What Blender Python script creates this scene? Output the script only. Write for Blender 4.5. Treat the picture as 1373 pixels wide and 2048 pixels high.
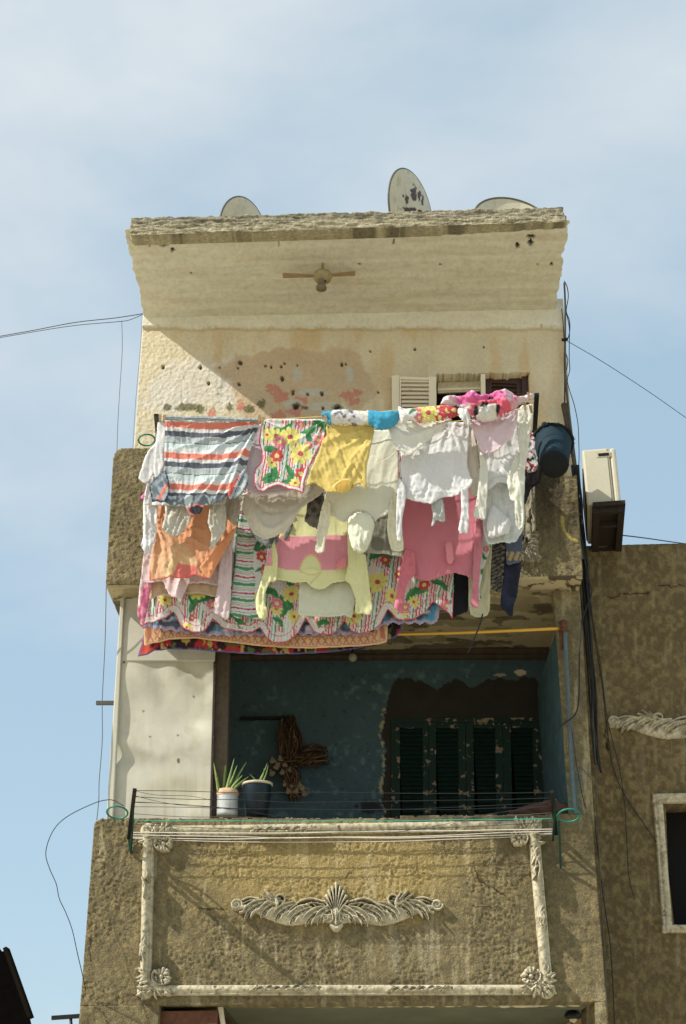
import bpy, math, random
import numpy as np
from math import radians, sin, cos, pi
from mathutils import Vector

# ------------------------------------------------------------------ scene, camera, light
scene = bpy.context.scene
for o in list(bpy.data.objects):
    bpy.data.objects.remove(o, do_unlink=True)
COL = scene.collection
CAM = np.array([.15, -10.0, 1.6])
FPX = 2844.0
PITCH, YAW, ROLL = 25.8, 0.8, -0.7

def _rz(a): return np.array([[cos(a), -sin(a), 0], [sin(a), cos(a), 0], [0, 0, 1]])
def _rx(a): return np.array([[1, 0, 0], [0, cos(a), -sin(a)], [0, sin(a), cos(a)]])
RM = _rz(radians(YAW)) @ _rx(pi/2 + radians(PITCH)) @ _rz(radians(ROLL))

cd = bpy.data.cameras.new('camera')
cam = bpy.data.objects.new('camera', cd); COL.objects.link(cam)
cd.sensor_fit = 'VERTICAL'; cd.sensor_height = 36.0; cd.sensor_width = 24.0
cd.lens = FPX/2048*36.0
cd.clip_start = .1; cd.clip_end = 5000
from mathutils import Matrix
m4 = Matrix([[*RM[0], CAM[0]], [*RM[1], CAM[1]], [*RM[2], CAM[2]], [0, 0, 0, 1]])
cam.matrix_world = m4
scene.camera = cam

TO_SUN = Vector((-1.0, -0.43, 0.96)).normalized()
SUN_EL = math.asin(TO_SUN.z)
SUN_AZ = math.atan2(TO_SUN.x, TO_SUN.y)          # from +Y towards +X
w = bpy.data.worlds.new('World'); scene.world = w; w.use_nodes = True
nt = w.node_tree; nt.nodes.clear()
N = nt.nodes.new; L = nt.links.new
out = N('ShaderNodeOutputWorld'); bg = N('ShaderNodeBackground'); sky = N('ShaderNodeTexSky')
sky.sky_type = 'NISHITA'; sky.sun_disc = False; sky.sun_elevation = SUN_EL; sky.sun_rotation = SUN_AZ
sky.dust_density = 1.6; sky.air_density = 1.0; sky.ozone_density = .5; sky.altitude = 20
tc = N('ShaderNodeTexCoord')
mp = N('ShaderNodeMapping'); mp.inputs['Scale'].default_value = (1.0, 1.0, 2.2); mp.inputs['Rotation'].default_value = (.5, .7, .2)
mp.inputs['Location'].default_value = (.35, .1, .4)
nz = N('ShaderNodeTexNoise'); nz.inputs['Scale'].default_value = 2.1; nz.inputs['Detail'].default_value = 9; nz.inputs['Roughness'].default_value = .52
nz.inputs['Distortion'].default_value = .15
L(tc.outputs['Generated'], mp.inputs['Vector']); L(mp.outputs['Vector'], nz.inputs['Vector'])
cr = N('ShaderNodeMapRange'); cr.inputs['From Min'].default_value = .46; cr.inputs['From Max'].default_value = .86
cr.inputs['To Min'].default_value = .10; cr.inputs['To Max'].default_value = 1.0
dt = N('ShaderNodeVectorMath'); dt.operation = 'DOT_PRODUCT'; L(tc.outputs['Generated'], dt.inputs[0]); dt.inputs[1].default_value = tuple(TO_SUN)
ad = N('ShaderNodeMath'); ad.operation = 'MULTIPLY_ADD'; L(dt.outputs['Value'], ad.inputs[0]); ad.inputs[1].default_value = .34; L(nz.outputs['Fac'], ad.inputs[2])
L(ad.outputs[0], cr.inputs['Value'])
mx = N('ShaderNodeMix'); mx.data_type = 'RGBA'
mx.inputs[7].default_value = (4.75, 5.0, 5.15, 1)
hz = N('ShaderNodeMix'); hz.data_type = 'RGBA'; hz.inputs[0].default_value = .6; hz.inputs[7].default_value = (2.75, 4.05, 4.85, 1)
L(sky.outputs['Color'], hz.inputs[6]); L(cr.outputs['Result'], mx.inputs[0]); L(hz.outputs[2], mx.inputs[6])
L(mx.outputs[2], bg.inputs['Color']); bg.inputs['Strength'].default_value = .12
L(bg.outputs[0], out.inputs['Surface'])

sl = bpy.data.lights.new('sun', 'SUN'); so = bpy.data.objects.new('sun', sl); COL.objects.link(so)
sl.energy = 4.2; sl.angle = radians(.6); sl.color = (1.0, .95, .86)
so.rotation_euler = TO_SUN.to_track_quat('Z', 'Y').to_euler(); so.location = (-20, -12, 20)

scene.render.engine = 'CYCLES'
vs = scene.view_settings
vs.view_transform = 'Standard'; vs.look = 'None'; vs.gamma = 1; vs.exposure = .5
try: vs.use_curve_mapping = False
except Exception: pass

# ------------------------------------------------------------------ projection helpers
def U(px, py, Y):
    """point on the vertical plane y = Y seen at a place of the photograph"""
    d = RM @ np.array([(px-686.5)/FPX, -(py-1024)/FPX, -1.0])
    t = (Y-CAM[1])/d[1]
    return Vector(CAM + t*d)
def UA(px, py, Y):
    px = np.asarray(px, float); py = np.asarray(py, float)
    d = np.stack([(px-686.5)/FPX, -(py-1024)/FPX, -np.ones_like(px)], -1) @ RM.T
    t = (Y-CAM[1])/d[..., 1]
    return CAM + t[..., None]*d
def UZ(px, py, Z):
    d = RM @ np.array([(px-686.5)/FPX, -(py-1024)/FPX, -1.0])
    t = (Z-CAM[2])/d[2]
    return Vector(CAM + t*d)
def PA(V):
    v = (np.asarray(V)-CAM) @ RM
    return 686.5 + FPX*v[..., 0]/-v[..., 2], 1024 - FPX*v[..., 1]/-v[..., 2]

# ------------------------------------------------------------------ noise and colour
def S(r, g, b, k=1.0):
    c = np.array([r, g, b])/255.0
    return np.where(c < .04045, c/12.92, ((c+.055)/1.055)**2.4)*k
def _h(ix, iy, s):
    n = (ix.astype(np.int64)*374761393 + iy.astype(np.int64)*668265263 + s*2147483) & 0x7fffffff
    n = ((n ^ (n >> 13))*1274126177) & 0x7fffffff
    return ((n ^ (n >> 16)) & 0xffff)/65535.0
def vn(x, y, s=0):
    x = np.asarray(x, float); y = np.asarray(y, float)
    ix = np.floor(x); iy = np.floor(y); fx = x-ix; fy = y-iy
    fx = fx*fx*(3-2*fx); fy = fy*fy*(3-2*fy)
    a = _h(ix, iy, s); b = _h(ix+1, iy, s); c = _h(ix, iy+1, s); d = _h(ix+1, iy+1, s)
    return (a+(b-a)*fx)*(1-fy) + (c+(d-c)*fx)*fy
def fb(x, y, s=0, o=4, r=.5):
    t = 0; a = 1; n = 0
    for i in range(o):
        t = t + a*vn(np.asarray(x)*2**i, np.asarray(y)*2**i, s+i*17); n += a; a *= r
    return t/n
def sstep(a, b, x):
    t = np.clip((x-a)/(b-a), 0, 1); return t*t*(3-2*t)
def blend(c, m, k):
    return c*(1-m[..., None]) + np.asarray(k)*m[..., None]
def blob(x, y, cx, cy, rx, ry, s=1, rough=.45, soft=.18, sc=None):
    sc = sc or max(rx, ry)*.35
    d = np.sqrt(((x-cx)/rx)**2 + ((y-cy)/ry)**2) + (fb(x/sc, y/sc, s, 4)-.5)*2*rough
    return 1-sstep(1-soft, 1+soft, d)
def segd(x, y, pts):
    """distance to a polyline and the place along it, 0 to 1"""
    best = np.full(np.shape(x), 1e9); tt = np.zeros(np.shape(x))
    pts = [np.array(p, float) for p in pts]
    ls = [np.linalg.norm(b-a) for a, b in zip(pts, pts[1:])]; tot = sum(ls) or 1; acc = 0
    for a, b, l in zip(pts, pts[1:], ls):
        d = b-a; q = np.clip(((x-a[0])*d[0] + (y-a[1])*d[1])/max(l*l, 1e-9), 0, 1)
        e = np.hypot(x-a[0]-q*d[0], y-a[1]-q*d[1])
        k = e < best
        best = np.where(k, e, best); tt = np.where(k, (acc+q*l)/tot, tt); acc += l
    return best, tt
def crom(pts, n=6, closed=False):
    P = [np.array(p, float) for p in pts]; o = []
    m = len(P); rng = range(m if closed else m-1)
    for i in rng:
        if closed: a, b, c, d = P[i-1], P[i], P[(i+1) % m], P[(i+2) % m]
        else: a, b, c, d = P[max(i-1, 0)], P[i], P[i+1], P[min(i+2, m-1)]
        for k in range(n):
            t = k/n
            o.append(.5*((2*b) + (c-a)*t + (2*a-5*b+4*c-d)*t*t + (3*b-a-3*c+d)*t**3))
    if not closed: o.append(P[-1])
    return o

# ------------------------------------------------------------------ materials
def newmat(name):
    m = bpy.data.materials.new(name); m.use_nodes = True
    return m, m.node_tree, m.node_tree.nodes['Principled BSDF']
def vmat(name, rough=.9, noise=40, var=.25, bump=.4, bdist=.01, bscale=60, metal=0, transl=0, spec=.3, detail=6, base=None, weave=0):
    """colour from the printed / painted attribute or a base colour, broken up by noise, with fine relief"""
    m, t, b = newmat(name); N = t.nodes.new; L = t.links.new
    geo = N('ShaderNodeNewGeometry')
    if base is None:
        at = N('ShaderNodeAttribute'); at.attribute_name = 'col'; src = at.outputs['Color']
    else:
        r = N('ShaderNodeRGB'); r.outputs[0].default_value = (*base, 1); src = r.outputs[0]
    n1 = N('ShaderNodeTexNoise'); n1.inputs['Scale'].default_value = noise; n1.inputs['Detail'].default_value = detail; n1.inputs['Roughness'].default_value = .65
    L(geo.outputs['Position'], n1.inputs['Vector'])
    mr = N('ShaderNodeMapRange'); mr.inputs['From Min'].default_value = .25; mr.inputs['From Max'].default_value = .75
    mr.inputs['To Min'].default_value = 1-var; mr.inputs['To Max'].default_value = 1+var
    L(n1.outputs['Fac'], mr.inputs['Value'])
    vm = N('ShaderNodeVectorMath'); vm.operation = 'SCALE'; L(src, vm.inputs[0]); L(mr.outputs['Result'], vm.inputs['Scale'])
    L(vm.outputs[0], b.inputs['Base Color'])
    b.inputs['Roughness'].default_value = rough; b.inputs['Metallic'].default_value = metal
    b.inputs['Specular IOR Level'].default_value = spec
    nrm = None
    if bump:
        n2 = N('ShaderNodeTexNoise'); n2.inputs['Scale'].default_value = bscale; n2.inputs['Detail'].default_value = 4; n2.inputs['Roughness'].default_value = .6
        L(geo.outputs['Position'], n2.inputs['Vector'])
        bp = N('ShaderNodeBump'); bp.inputs['Strength'].default_value = bump; bp.inputs['Distance'].default_value = bdist
        L(n2.outputs['Fac'], bp.inputs['Height']); L(bp.outputs['Normal'], b.inputs['Normal']); nrm = bp.outputs['Normal']
    if transl:
        tr = N('ShaderNodeBsdfTranslucent'); L(vm.outputs[0], tr.inputs['Color'])
        if nrm: L(nrm, tr.inputs['Normal'])
        ms = N('ShaderNodeMixShader'); ms.inputs[0].default_value = transl
        L(b.outputs[0], ms.inputs[1]); L(tr.outputs[0], ms.inputs[2])
        L(ms.outputs[0], t.nodes['Material Output'].inputs['Surface'])
    return m
def peel(name, base, under, amount=.5, sc=9, rough=.55, under2=None):
    """paint flaking off wood or metal"""
    m, t, b = newmat(name); N = t.nodes.new; L = t.links.new
    geo = N('ShaderNodeNewGeometry')
    n1 = N('ShaderNodeTexNoise'); n1.inputs['Scale'].default_value = sc; n1.inputs['Detail'].default_value = 7; n1.inputs['Roughness'].default_value = .6
    L(geo.outputs['Position'], n1.inputs['Vector'])
    cr = N('ShaderNodeValToRGB'); cr.color_ramp.elements[0].position = 1-amount; cr.color_ramp.elements[1].position = 1-amount+.015
    L(n1.outputs['Fac'], cr.inputs['Fac'])
    n3 = N('ShaderNodeTexNoise'); n3.inputs['Scale'].default_value = sc*3; n3.inputs['Detail'].default_value = 4
    L(geo.outputs['Position'], n3.inputs['Vector'])
    m2 = N('ShaderNodeMix'); m2.data_type = 'RGBA'; m2.inputs[6].default_value = (*under, 1); m2.inputs[7].default_value = (*(under2 or under), 1)
    L(n3.outputs['Fac'], m2.inputs[0])
    m1 = N('ShaderNodeMix'); m1.data_type = 'RGBA'; m1.inputs[6].default_value = (*base, 1)
    L(m2.outputs[2], m1.inputs[7]); L(cr.outputs['Color'], m1.inputs[0]); L(m1.outputs[2], b.inputs['Base Color'])
    b.inputs['Roughness'].default_value = rough
    bp = N('ShaderNodeBump'); bp.inputs['Strength'].default_value = .5; bp.inputs['Distance'].default_value = .003; bp.invert = True
    L(cr.outputs['Color'], bp.inputs['Height']); L(bp.outputs['Normal'], b.inputs['Normal'])
    return m
def pm(name, r, g, b_, rough=.6, metal=0, var=.2, noise=25, bump=.15):
    return vmat(name, rough=rough, metal=metal, base=tuple(S(r, g, b_)), var=var, noise=noise, bump=bump, bdist=.004)

M_STUCCO = vmat('roughcast_plaster', .95, noise=70, var=.34, bump=.9, bdist=.014, bscale=88, spec=.1, detail=8)
M_WALL = vmat('painted_plaster', .93, noise=30, var=.12, bump=.45, bdist=.008, bscale=75, spec=.15)
M_SMOOTH = vmat('smooth_plaster', .9, noise=14, var=.10, bump=.2, bdist=.006, bscale=40, spec=.2)
M_CARVE = vmat('carved_plaster', .85, noise=38, var=.34, bump=.5, bdist=.006, bscale=120, spec=.2)
M_CONC = vmat('rough_concrete', .96, noise=30, var=.4, bump=.9, bdist=.02, bscale=45, spec=.1)
M_CLOTH = vmat('cotton_cloth', .95, noise=160, var=.07, bump=.12, bdist=.0015, bscale=420, transl=.22, spec=.1)
M_KNIT = vmat('knitted_cloth', .97, noise=240, var=.12, bump=.3, bdist=.002, bscale=300, transl=.15, spec=.05)
M_SHEET = vmat('dull_sheet_metal', .62, noise=7, var=.10, bump=.12, bdist=.004, bscale=30, metal=.0, spec=.25)
M_BLACK = pm('black_paint', 22, 25, 28, .45)
M_DGREEN = pm('dark_green_paint', 12, 60, 52, .4)
M_HOOP = pm('green_plastic', 38, 120, 100, .4)
M_WIRE = pm('cable_black', 38, 40, 42, .7)
M_WIREG = pm('cable_grey', 92, 90, 84, .8)
M_ROPEW = pm('white_line', 215, 208, 195, .8)
M_ROPEG = pm('green_line', 40, 165, 140, .6)
M_ROPEY = pm('yellow_line', 214, 190, 110, .8)
M_PEG = pm('clothes_peg', 150, 125, 95, .7)
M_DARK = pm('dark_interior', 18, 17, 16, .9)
M_SHUT = peel('peeling_green_paint', tuple(S(14, 42, 34)), tuple(S(70, 48, 38)), .415, 15, .85, tuple(S(176, 158, 128)))
M_SLAT = pm('green_slat_paint', 15, 40, 33, .8, var=.3)
M_SHUTW = peel('peeling_white_paint', tuple(S(226, 214, 188)), tuple(S(170, 150, 120)), .30, 14, .6)
M_BROWN = peel('brown_paint', tuple(S(66, 42, 34)), tuple(S(110, 84, 66)), .30, 10, .6)
M_WOOD = pm('weathered_wood', 84, 74, 60, .8, var=.35)
M_RUST = pm('rusty_iron', 96, 62, 44, .8, var=.4)
M_DISH = peel('dish_paint', tuple(S(200, 192, 168)), tuple(S(84, 52, 38)), .33, 7, .55, tuple(S(60, 40, 34)))
M_DISHP = pm('dish_paint_clean', 196, 190, 168, .55, var=.12)
M_RIM = pm('dish_rim', 92, 92, 88, .5)
M_AC = pm('cream_enamel', 186, 181, 160, .5, var=.05, bump=0)
M_YEL = peel('yellow_pipe_paint', tuple(S(206, 160, 62)), tuple(S(120, 96, 60)), .36, 12, .5)
M_PIPE = pm('blue_grey_pipe', 84, 100, 106, .5)
M_LEAFA = pm('aloe_green', 120, 142, 78, .45, var=.3)
M_LEAFB = pm('aloe_dry', 140, 92, 52, .7)
M_BUCKG = pm('galvanised_pot', 176, 178, 176, .5, metal=.2, var=.2)
M_BUCKB = pm('dark_blue_plastic', 16, 34, 44, .4)
M_TEAL = pm('teal_plastic', 12, 40, 52, .8, var=.35)
M_RUBBER = pm('frayed_rubber', 20, 25, 27, .9, bump=.9)
M_STRAW = [pm('dried_stalks', r, g_, b_, .9, var=.45) for r, g_, b_ in ((88, 66, 46), (52, 38, 28), (122, 98, 68))]
M_GARLIC = pm('garlic_skin', 136, 122, 98, .7, var=.3)
M_BRASS = pm('tarnished_brass', 150, 140, 104, .6, metal=.1, var=.35)
M_FANB = pm('fan_blade', 156, 136, 106, .8)
M_BOARD = pm('dark_board', 44, 36, 30, .8, var=.4)

# ------------------------------------------------------------------ mesh helpers
def tagit(o, label=None, cat=None, group=None, kind=None):
    if label: o['label'] = label
    if cat: o['category'] = cat
    if group: o['group'] = group
    if kind: o['kind'] = kind
    return o
def empty(name, loc=(0, 0, 0), label=None, cat=None, group=None, parent=None):
    o = bpy.data.objects.new(name, None); COL.objects.link(o); o.location = loc; o.empty_display_size = .1
    tagit(o, label, cat, group)
    if parent: o.parent = parent
    return o
def wpos(p):
    v = Vector(p.location); q = p.parent
    while q: v = v + q.location; q = q.parent
    return v
def link(name, me, mat, parent=None):
    o = bpy.data.objects.new(name, me); COL.objects.link(o)
    if mat and not me.materials: me.materials.append(mat)
    if parent:
        o.parent = parent; o.location = -wpos(parent)
    return o
def mesh_np(name, V, Q, mat, parent=None, cols=None, smooth=True):
    V = np.asarray(V, np.float32).reshape(-1, 3); Q = np.asarray(Q, np.int32).reshape(-1, 4)
    me = bpy.data.meshes.new(name)
    me.vertices.add(len(V)); me.vertices.foreach_set('co', V.ravel())
    me.loops.add(Q.size); me.loops.foreach_set('vertex_index', Q.ravel())
    me.polygons.add(len(Q)); me.polygons.foreach_set('loop_start', np.arange(0, Q.size, 4, dtype=np.int32))
    try: me.polygons.foreach_set('loop_total', np.full(len(Q), 4, np.int32))
    except Exception: pass
    me.polygons.foreach_set('use_smooth', np.full(len(Q), smooth))
    me.update(calc_edges=True)
    if cols is not None:
        a = me.attributes.new('col', 'FLOAT_COLOR', 'POINT')
        c = np.ones((len(V), 4), np.float32); c[:, :3] = np.clip(np.asarray(cols).reshape(-1, 3), 0, 1)
        a.data.foreach_set('color', c.ravel())
    return link(name, me, mat, parent)
def grid(name, V, keep, mat, parent=None, cols=None, back=None, smooth=True):
    """grid of points V[ny, nx, 3], faces where keep; an open edge is closed back by the vector back"""
    ny, nx = V.shape[:2]
    idx = np.arange(ny*nx).reshape(ny, nx)
    F = np.stack([idx[:-1, :-1], idx[1:, :-1], idx[1:, 1:], idx[:-1, 1:]], -1)
    if keep is None: keep = np.ones((ny-1, nx-1), bool)
    Q = F[keep]
    Vf = V.reshape(-1, 3)
    C = None if cols is None else cols.reshape(-1, 3)
    if back is not None:
        K = np.zeros((ny+1, nx+1), bool); K[1:-1, 1:-1] = keep
        c = K[1:-1, 1:-1]
        E = []
        m = c & ~K[:-2, 1:-1]; E.append(np.stack([F[..., 3][m], F[..., 0][m]], -1))
        m = c & ~K[2:, 1:-1]; E.append(np.stack([F[..., 1][m], F[..., 2][m]], -1))
        m = c & ~K[1:-1, :-2]; E.append(np.stack([F[..., 0][m], F[..., 1][m]], -1))
        m = c & ~K[1:-1, 2:]; E.append(np.stack([F[..., 2][m], F[..., 3][m]], -1))
        E = np.concatenate(E)
        n = len(Vf)
        if callable(back): Vb = back(Vf)
        else: Vb = Vf + np.asarray(back)
        # own copies of the rim so that the edge stays crisp
        S_ = np.stack([E[:, 1], E[:, 0], E[:, 0]+n, E[:, 1]+n], -1)
        Vf = np.concatenate([Vf, Vb]); Q = np.concatenate([Q, S_])
        if C is not None: C = np.concatenate([C, C])
    used = np.zeros(len(Vf), bool); used[Q.ravel()] = True
    re = np.cumsum(used)-1
    return mesh_np(name, Vf[used], re[Q], mat, parent, None if C is None else C[used], smooth)
def panel(name, q, Y, res, thick, hf, cf, mat, parent=None, cut=None, plane=None, smooth=True):
    """wall face from four corners of the photograph on plane y = Y (or four given points), relief hf, paint cf"""
    if plane is None: c = [np.array(U(*p, Y)) for p in q]
    else: c = [np.array(p) for p in plane]
    tl, tr, br, bl = c
    nx = max(2, int(max(np.linalg.norm(tr-tl), np.linalg.norm(br-bl))/res)+1)
    ny = max(2, int(max(np.linalg.norm(bl-tl), np.linalg.norm(br-tr))/res)+1)
    u = np.linspace(0, 1, nx)[None, :, None]; v = np.linspace(0, 1, ny)[:, None, None]
    V = (tl*(1-u)+tr*u)*(1-v) + (bl*(1-u)+br*u)*v
    px, py = PA(V)
    nrm = np.cross(tr-tl, bl-tl); nrm = nrm/np.linalg.norm(nrm)
    if nrm @ (CAM-tl) < 0: nrm = -nrm
    keep = None
    if cut is not None:
        pc = (px[:-1, :-1]+px[1:, 1:])/2; qc = (py[:-1, :-1]+py[1:, 1:])/2
        keep = ~cut(pc, qc)
    cols = cf(px, py) if cf else None
    if hf is not None: V = V + nrm*hf(px, py)[..., None]
    return grid(name, V, keep, mat, parent, cols, back=-nrm*thick if thick else None, smooth=smooth)

class MB:
    def __init__(s): s.v = []; s.f = []; s.sm = []
    def add(s, V, F, smooth=False):
        n = len(s.v); s.v += [tuple(p) for p in V]; s.f += [tuple(i+n for i in f) for f in F]; s.sm += [smooth]*len(F); return s
    def box(s, lo, hi, bev=0):
        x0, y0, z0 = lo; x1, y1, z1 = hi
        V = [(x, y, z) for z in (z0, z1) for y in (y0, y1) for x in (x0, x1)]
        return s.add(V, [(0, 2, 3, 1), (4, 5, 7, 6), (0, 1, 5, 4), (2, 6, 7, 3), (0, 4, 6, 2), (1, 3, 7, 5)])
    def hexa(s, P):   # 4 front (tl tr br bl) + 4 back
        return s.add(P, [(0, 3, 2, 1), (4, 5, 6, 7), (0, 1, 5, 4), (1, 2, 6, 5), (2, 3, 7, 6), (3, 0, 4, 7)])
    def beam(s, a, b, wx, wz, up=(0, 0, 1)):
        a = Vector(a); b = Vector(b); d = (b-a).normalized(); u = Vector(up)
        if abs(d.dot(u)) > .95: u = Vector((0, 1, 0))
        x = d.cross(u).normalized(); z = x.cross(d).normalized(); P = []
        for c in (a, b):
            P += [c-x*wx/2+z*wz/2, c+x*wx/2+z*wz/2, c+x*wx/2-z*wz/2, c-x*wx/2-z*wz/2]
        return s.hexa(P)
    def tube(s, pts, r, n=8, r1=None, cap=True, closed=False):
        pts = [Vector(p) for p in pts]; m = len(pts); V = []; F = []
        up = Vector((0, 0, 1)); prev = None
        for i, p in enumerate(pts):
            if closed: d = (pts[(i+1) % m]-pts[i-1])
            else: d = (pts[min(i+1, m-1)]-pts[max(i-1, 0)])
            d = d.normalized() if d.length > 1e-9 else Vector((0, 0, 1))
            if prev is None:
                x = d.cross(up if abs(d.z) < .9 else Vector((1, 0, 0))).normalized()
            else:
                x = (prev - d*prev.dot(d)); x = x.normalized() if x.length > 1e-6 else d.cross(up).normalized()
            prev = x; y = d.cross(x)
            t = i/(m-1) if m > 1 else 0
            rr = (r[i] if isinstance(r, (list, tuple)) else (r if r1 is None else r+(r1-r)*t))
            for k in range(n):
                a = 2*pi*k/n; V.append(p + x*cos(a)*rr + y*sin(a)*rr)
        for i in range(m if closed else m-1):
            j = (i+1) % m
            for k in range(n):
                F.append((i*n+k, i*n+(k+1) % n, j*n+(k+1) % n, j*n+k))
        if cap and not closed:
            F.append(tuple(range(n-1, -1, -1))); F.append(tuple((m-1)*n+k for k in range(n)))
        return s.add(V, F, True)
    def lathe(s, prof, c=(0, 0, 0), n=24, axis=None, x=None):
        """profile [(radius, height)] about an axis through c"""
        ax = Vector(axis or (0, 0, 1)).normalized(); c = Vector(c)
        xx = ax.cross(Vector((0, 1, 0)) if abs(ax.y) < .9 else Vector((1, 0, 0))).normalized(); yy = ax.cross(xx)
        V = []; F = []; m = len(prof)
        for r, h in prof:
            for k in range(n):
                a = 2*pi*k/n; V.append(c + ax*h + (xx*cos(a)+yy*sin(a))*r)
        for i in range(m-1):
            for k in range(n):
                F.append((i*n+k, i*n+(k+1) % n, (i+1)*n+(k+1) % n, (i+1)*n+k))
        return s.add(V, F, True)
    def ball(s, c, r, n=10, sc=(1, 1, 1)):
        V = []; F = []; c = Vector(c); mm = n//2+1
        for i in range(mm+1):
            a = pi*i/mm
            for k in range(n):
                b = 2*pi*k/n; V.append(c + Vector((sin(a)*cos(b)*r*sc[0], sin(a)*sin(b)*r*sc[1], cos(a)*r*sc[2])))
        for i in range(mm):
            for k in range(n): F.append((i*n+k, (i+1)*n+k, (i+1)*n+(k+1) % n, i*n+(k+1) % n))
        return s.add(V, F, True)
    def build(s, name, mat, parent=None, bevel=0):
        me = bpy.data.meshes.new(name); me.from_pydata(s.v, [], s.f); me.update()
        me.polygons.foreach_set('use_smooth', s.sm)
        o = link(name, me, mat, parent)
        if bevel:
            b = o.modifiers.new('edge', 'BEVEL'); b.width = bevel; b.segments = 2; b.limit_method = 'ANGLE'
        return o
def quad(name, P, mat, parent=None, depth=.02):
    """thin board from four points, thickness away from the camera along y"""
    P = [Vector(p) for p in P]
    m = MB().hexa(P+[p+Vector((0, depth, 0)) for p in P])
    return m.build(name, mat, parent)
def cable(name, pts, Y, r, mat, label, cat='cable', group=None, parent=None, n=6, smooth=5):
    """pts: (px, py) or (px, py, Y)"""
    P = [U(p[0], p[1], p[2] if len(p) > 2 else Y) for p in pts]
    P = crom(P, smooth)
    o = MB().tube(P, r, n).build(name, mat, parent)
    if not parent: tagit(o, label, cat, group)
    return o
# ------------------------------------------------------------------ the setting
def zat(px, py, Y): return U(px, py, Y).z
g = MB().box((-400, -400, -.3), (400, 400, 0)).build('ground', vmat('dusty_ground', .95, base=tuple(S(184, 176, 154)), noise=3, var=.3, bump=.3), None)
tagit(g, kind='structure')

B = empty('apartment_building', (0, 0, 0), 'tall narrow plaster apartment house whose stacked balconies carry laundry', 'building')
C_CREAM = S(220, 208, 178, .86); C_BAND = S(230, 226, 208, .86)
C_OLIVE = S(153, 140, 108, .60); C_DIRT = S(92, 82, 60)

# upper storey wall -------------------------------------------------------------
def wall_h(x, y):
    left = 1-sstep(430, 640, x + (fb(x/60, y/60, 3)-.5)*160)
    rough = (fb(x/4.2, y/4.2, 5, 2)-.5)*.008
    h = rough*(.25+.75*left)
    lev = (y < 655 + (fb(x/25, y/300, 8)-.5)*8)
    h = np.where(lev, .022 + (fb(x/20, y/20, 9)-.5)*.003, h)
    # shallow flaked area
    fl = blob(x, y, 590, 770, 140, 72, 11, .35, .05)
    h = h - fl*.006*(~lev)
    for cx, cy, r in HOLES: h = h - .03*(np.hypot((x-cx), (y-cy)*.8) < r*(.7+.6*vn(x/3, y/3, 5)))
    return h
HOLES = [(327, 735, 3), (402, 735, 3), (418, 767, 3), (479, 767, 3), (481, 725, 3.5), (476, 736, 2), (440, 735, 2), (531, 731, 2.5), (543, 733, 2), (563, 732, 2.5),
         (569, 726, 2), (595, 730, 2), (684, 728, 3), (692, 727, 2), (565, 757, 4), (586, 783, 4), (615, 787, 3), (644, 786, 4), (592, 812, 5), (646, 815, 2.5),
         (675, 814, 5), (741, 702, 2), (830, 698, 2.5), (968, 694, 2), (757, 785, 2), (1083, 652, 2)]
def wall_c(x, y):
    n = fb(x/50, y/50, 21); n2 = fb(x/9, y/9, 22)
    c = np.ones(x.shape+(3,))*C_CREAM*(.86+.28*n)[..., None]
    c = blend(c, sstep(.5, .75, fb(x/30, y/90, 23))*.45, S(196, 160, 108))
    # whitewashed rough areas at the left, flaked rose area in the middle
    for a in [(390, 770, 85, 48, 24), (490, 775, 62, 46, 25), (340, 800, 50, 30, 27), (480, 728, 45, 14, 28)]:
        c = blend(c, blob(x, y, *a[:4], a[4], .5, .2)*.72, S(206, 200, 188)*(.85+.3*n2)[..., None])
    c = blend(c, blob(x, y, 590, 768, 150, 76, 11, .35, .05)*.9, S(190, 168, 138)*(.9+.2*n)[..., None])
    for a in [(545, 777, 12, 10), (563, 792, 15, 13), (600, 802, 14, 11), (590, 820, 16, 12), (560, 835, 18, 14), (695, 790, 12, 10), (714, 785, 9, 8), (710, 803, 13, 7), (424, 826, 9, 12), (482, 812, 9, 9)]:
        c = blend(c, blob(x, y, *a, 31, .75, .05)*.85, S(190, 126, 108))
    for a in [(595, 748, 9, 14), (700, 750, 8, 16), (655, 815, 35, 10), (590, 808, 18, 12), (625, 785, 26, 8)]:
        c = blend(c, blob(x, y, *a, 33, .5, .2)*.7, S(186, 188, 176))
    for a in [(336, 815, 9, 7), (372, 814, 20, 8), (400, 818, 8, 9), (460, 815, 6, 8), (499, 818, 11, 7), (523, 806, 8, 8), (524, 843, 9, 8), (592, 812, 8, 8), (676, 814, 9, 5), (610, 815, 8, 4)]:
        c = blend(c, blob(x, y, *a, 35, .8, .25)*.85, S(88, 88, 56))
    for cx, cy, r in HOLES: c = blend(c, (np.hypot(x-cx, (y-cy)*.8) < r*(.6+.8*vn(x/3, y/3, 5)))*.8, S(60, 48, 36))
    band = (y < 656 + (fb(x/25, y/300, 8)-.5)*8)
    c = np.where(band[..., None], C_BAND*(.9+.2*fb(x/40, y/12, 41))[..., None], c)
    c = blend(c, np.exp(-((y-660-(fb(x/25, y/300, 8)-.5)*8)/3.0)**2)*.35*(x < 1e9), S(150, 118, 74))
    return c
WX0, WX1, WY0, WY1 = 873, 1059, 748, 905
def wcut(x, y):
    e = (fb(x/9, y/9, 51)-.5)*7
    return (x > WX0+e*.3) & (x < WX1+e*.3) & (y > WY0+e-((x-WX0)*.02)) & (y < WY1)
panel('wall', [(288, 618), (1126, 600), (1150, 960), (262, 985)], .8, .0078, .18, wall_h, wall_c, M_WALL, B, cut=wcut)
ZR = U(690, 625, .8).z           # level of the cornice underside at the wall
ZM = U(690, 1163, -.2).z         # level of the underside of the middle balcony
XL, XR = -1.80, 1.92
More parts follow.
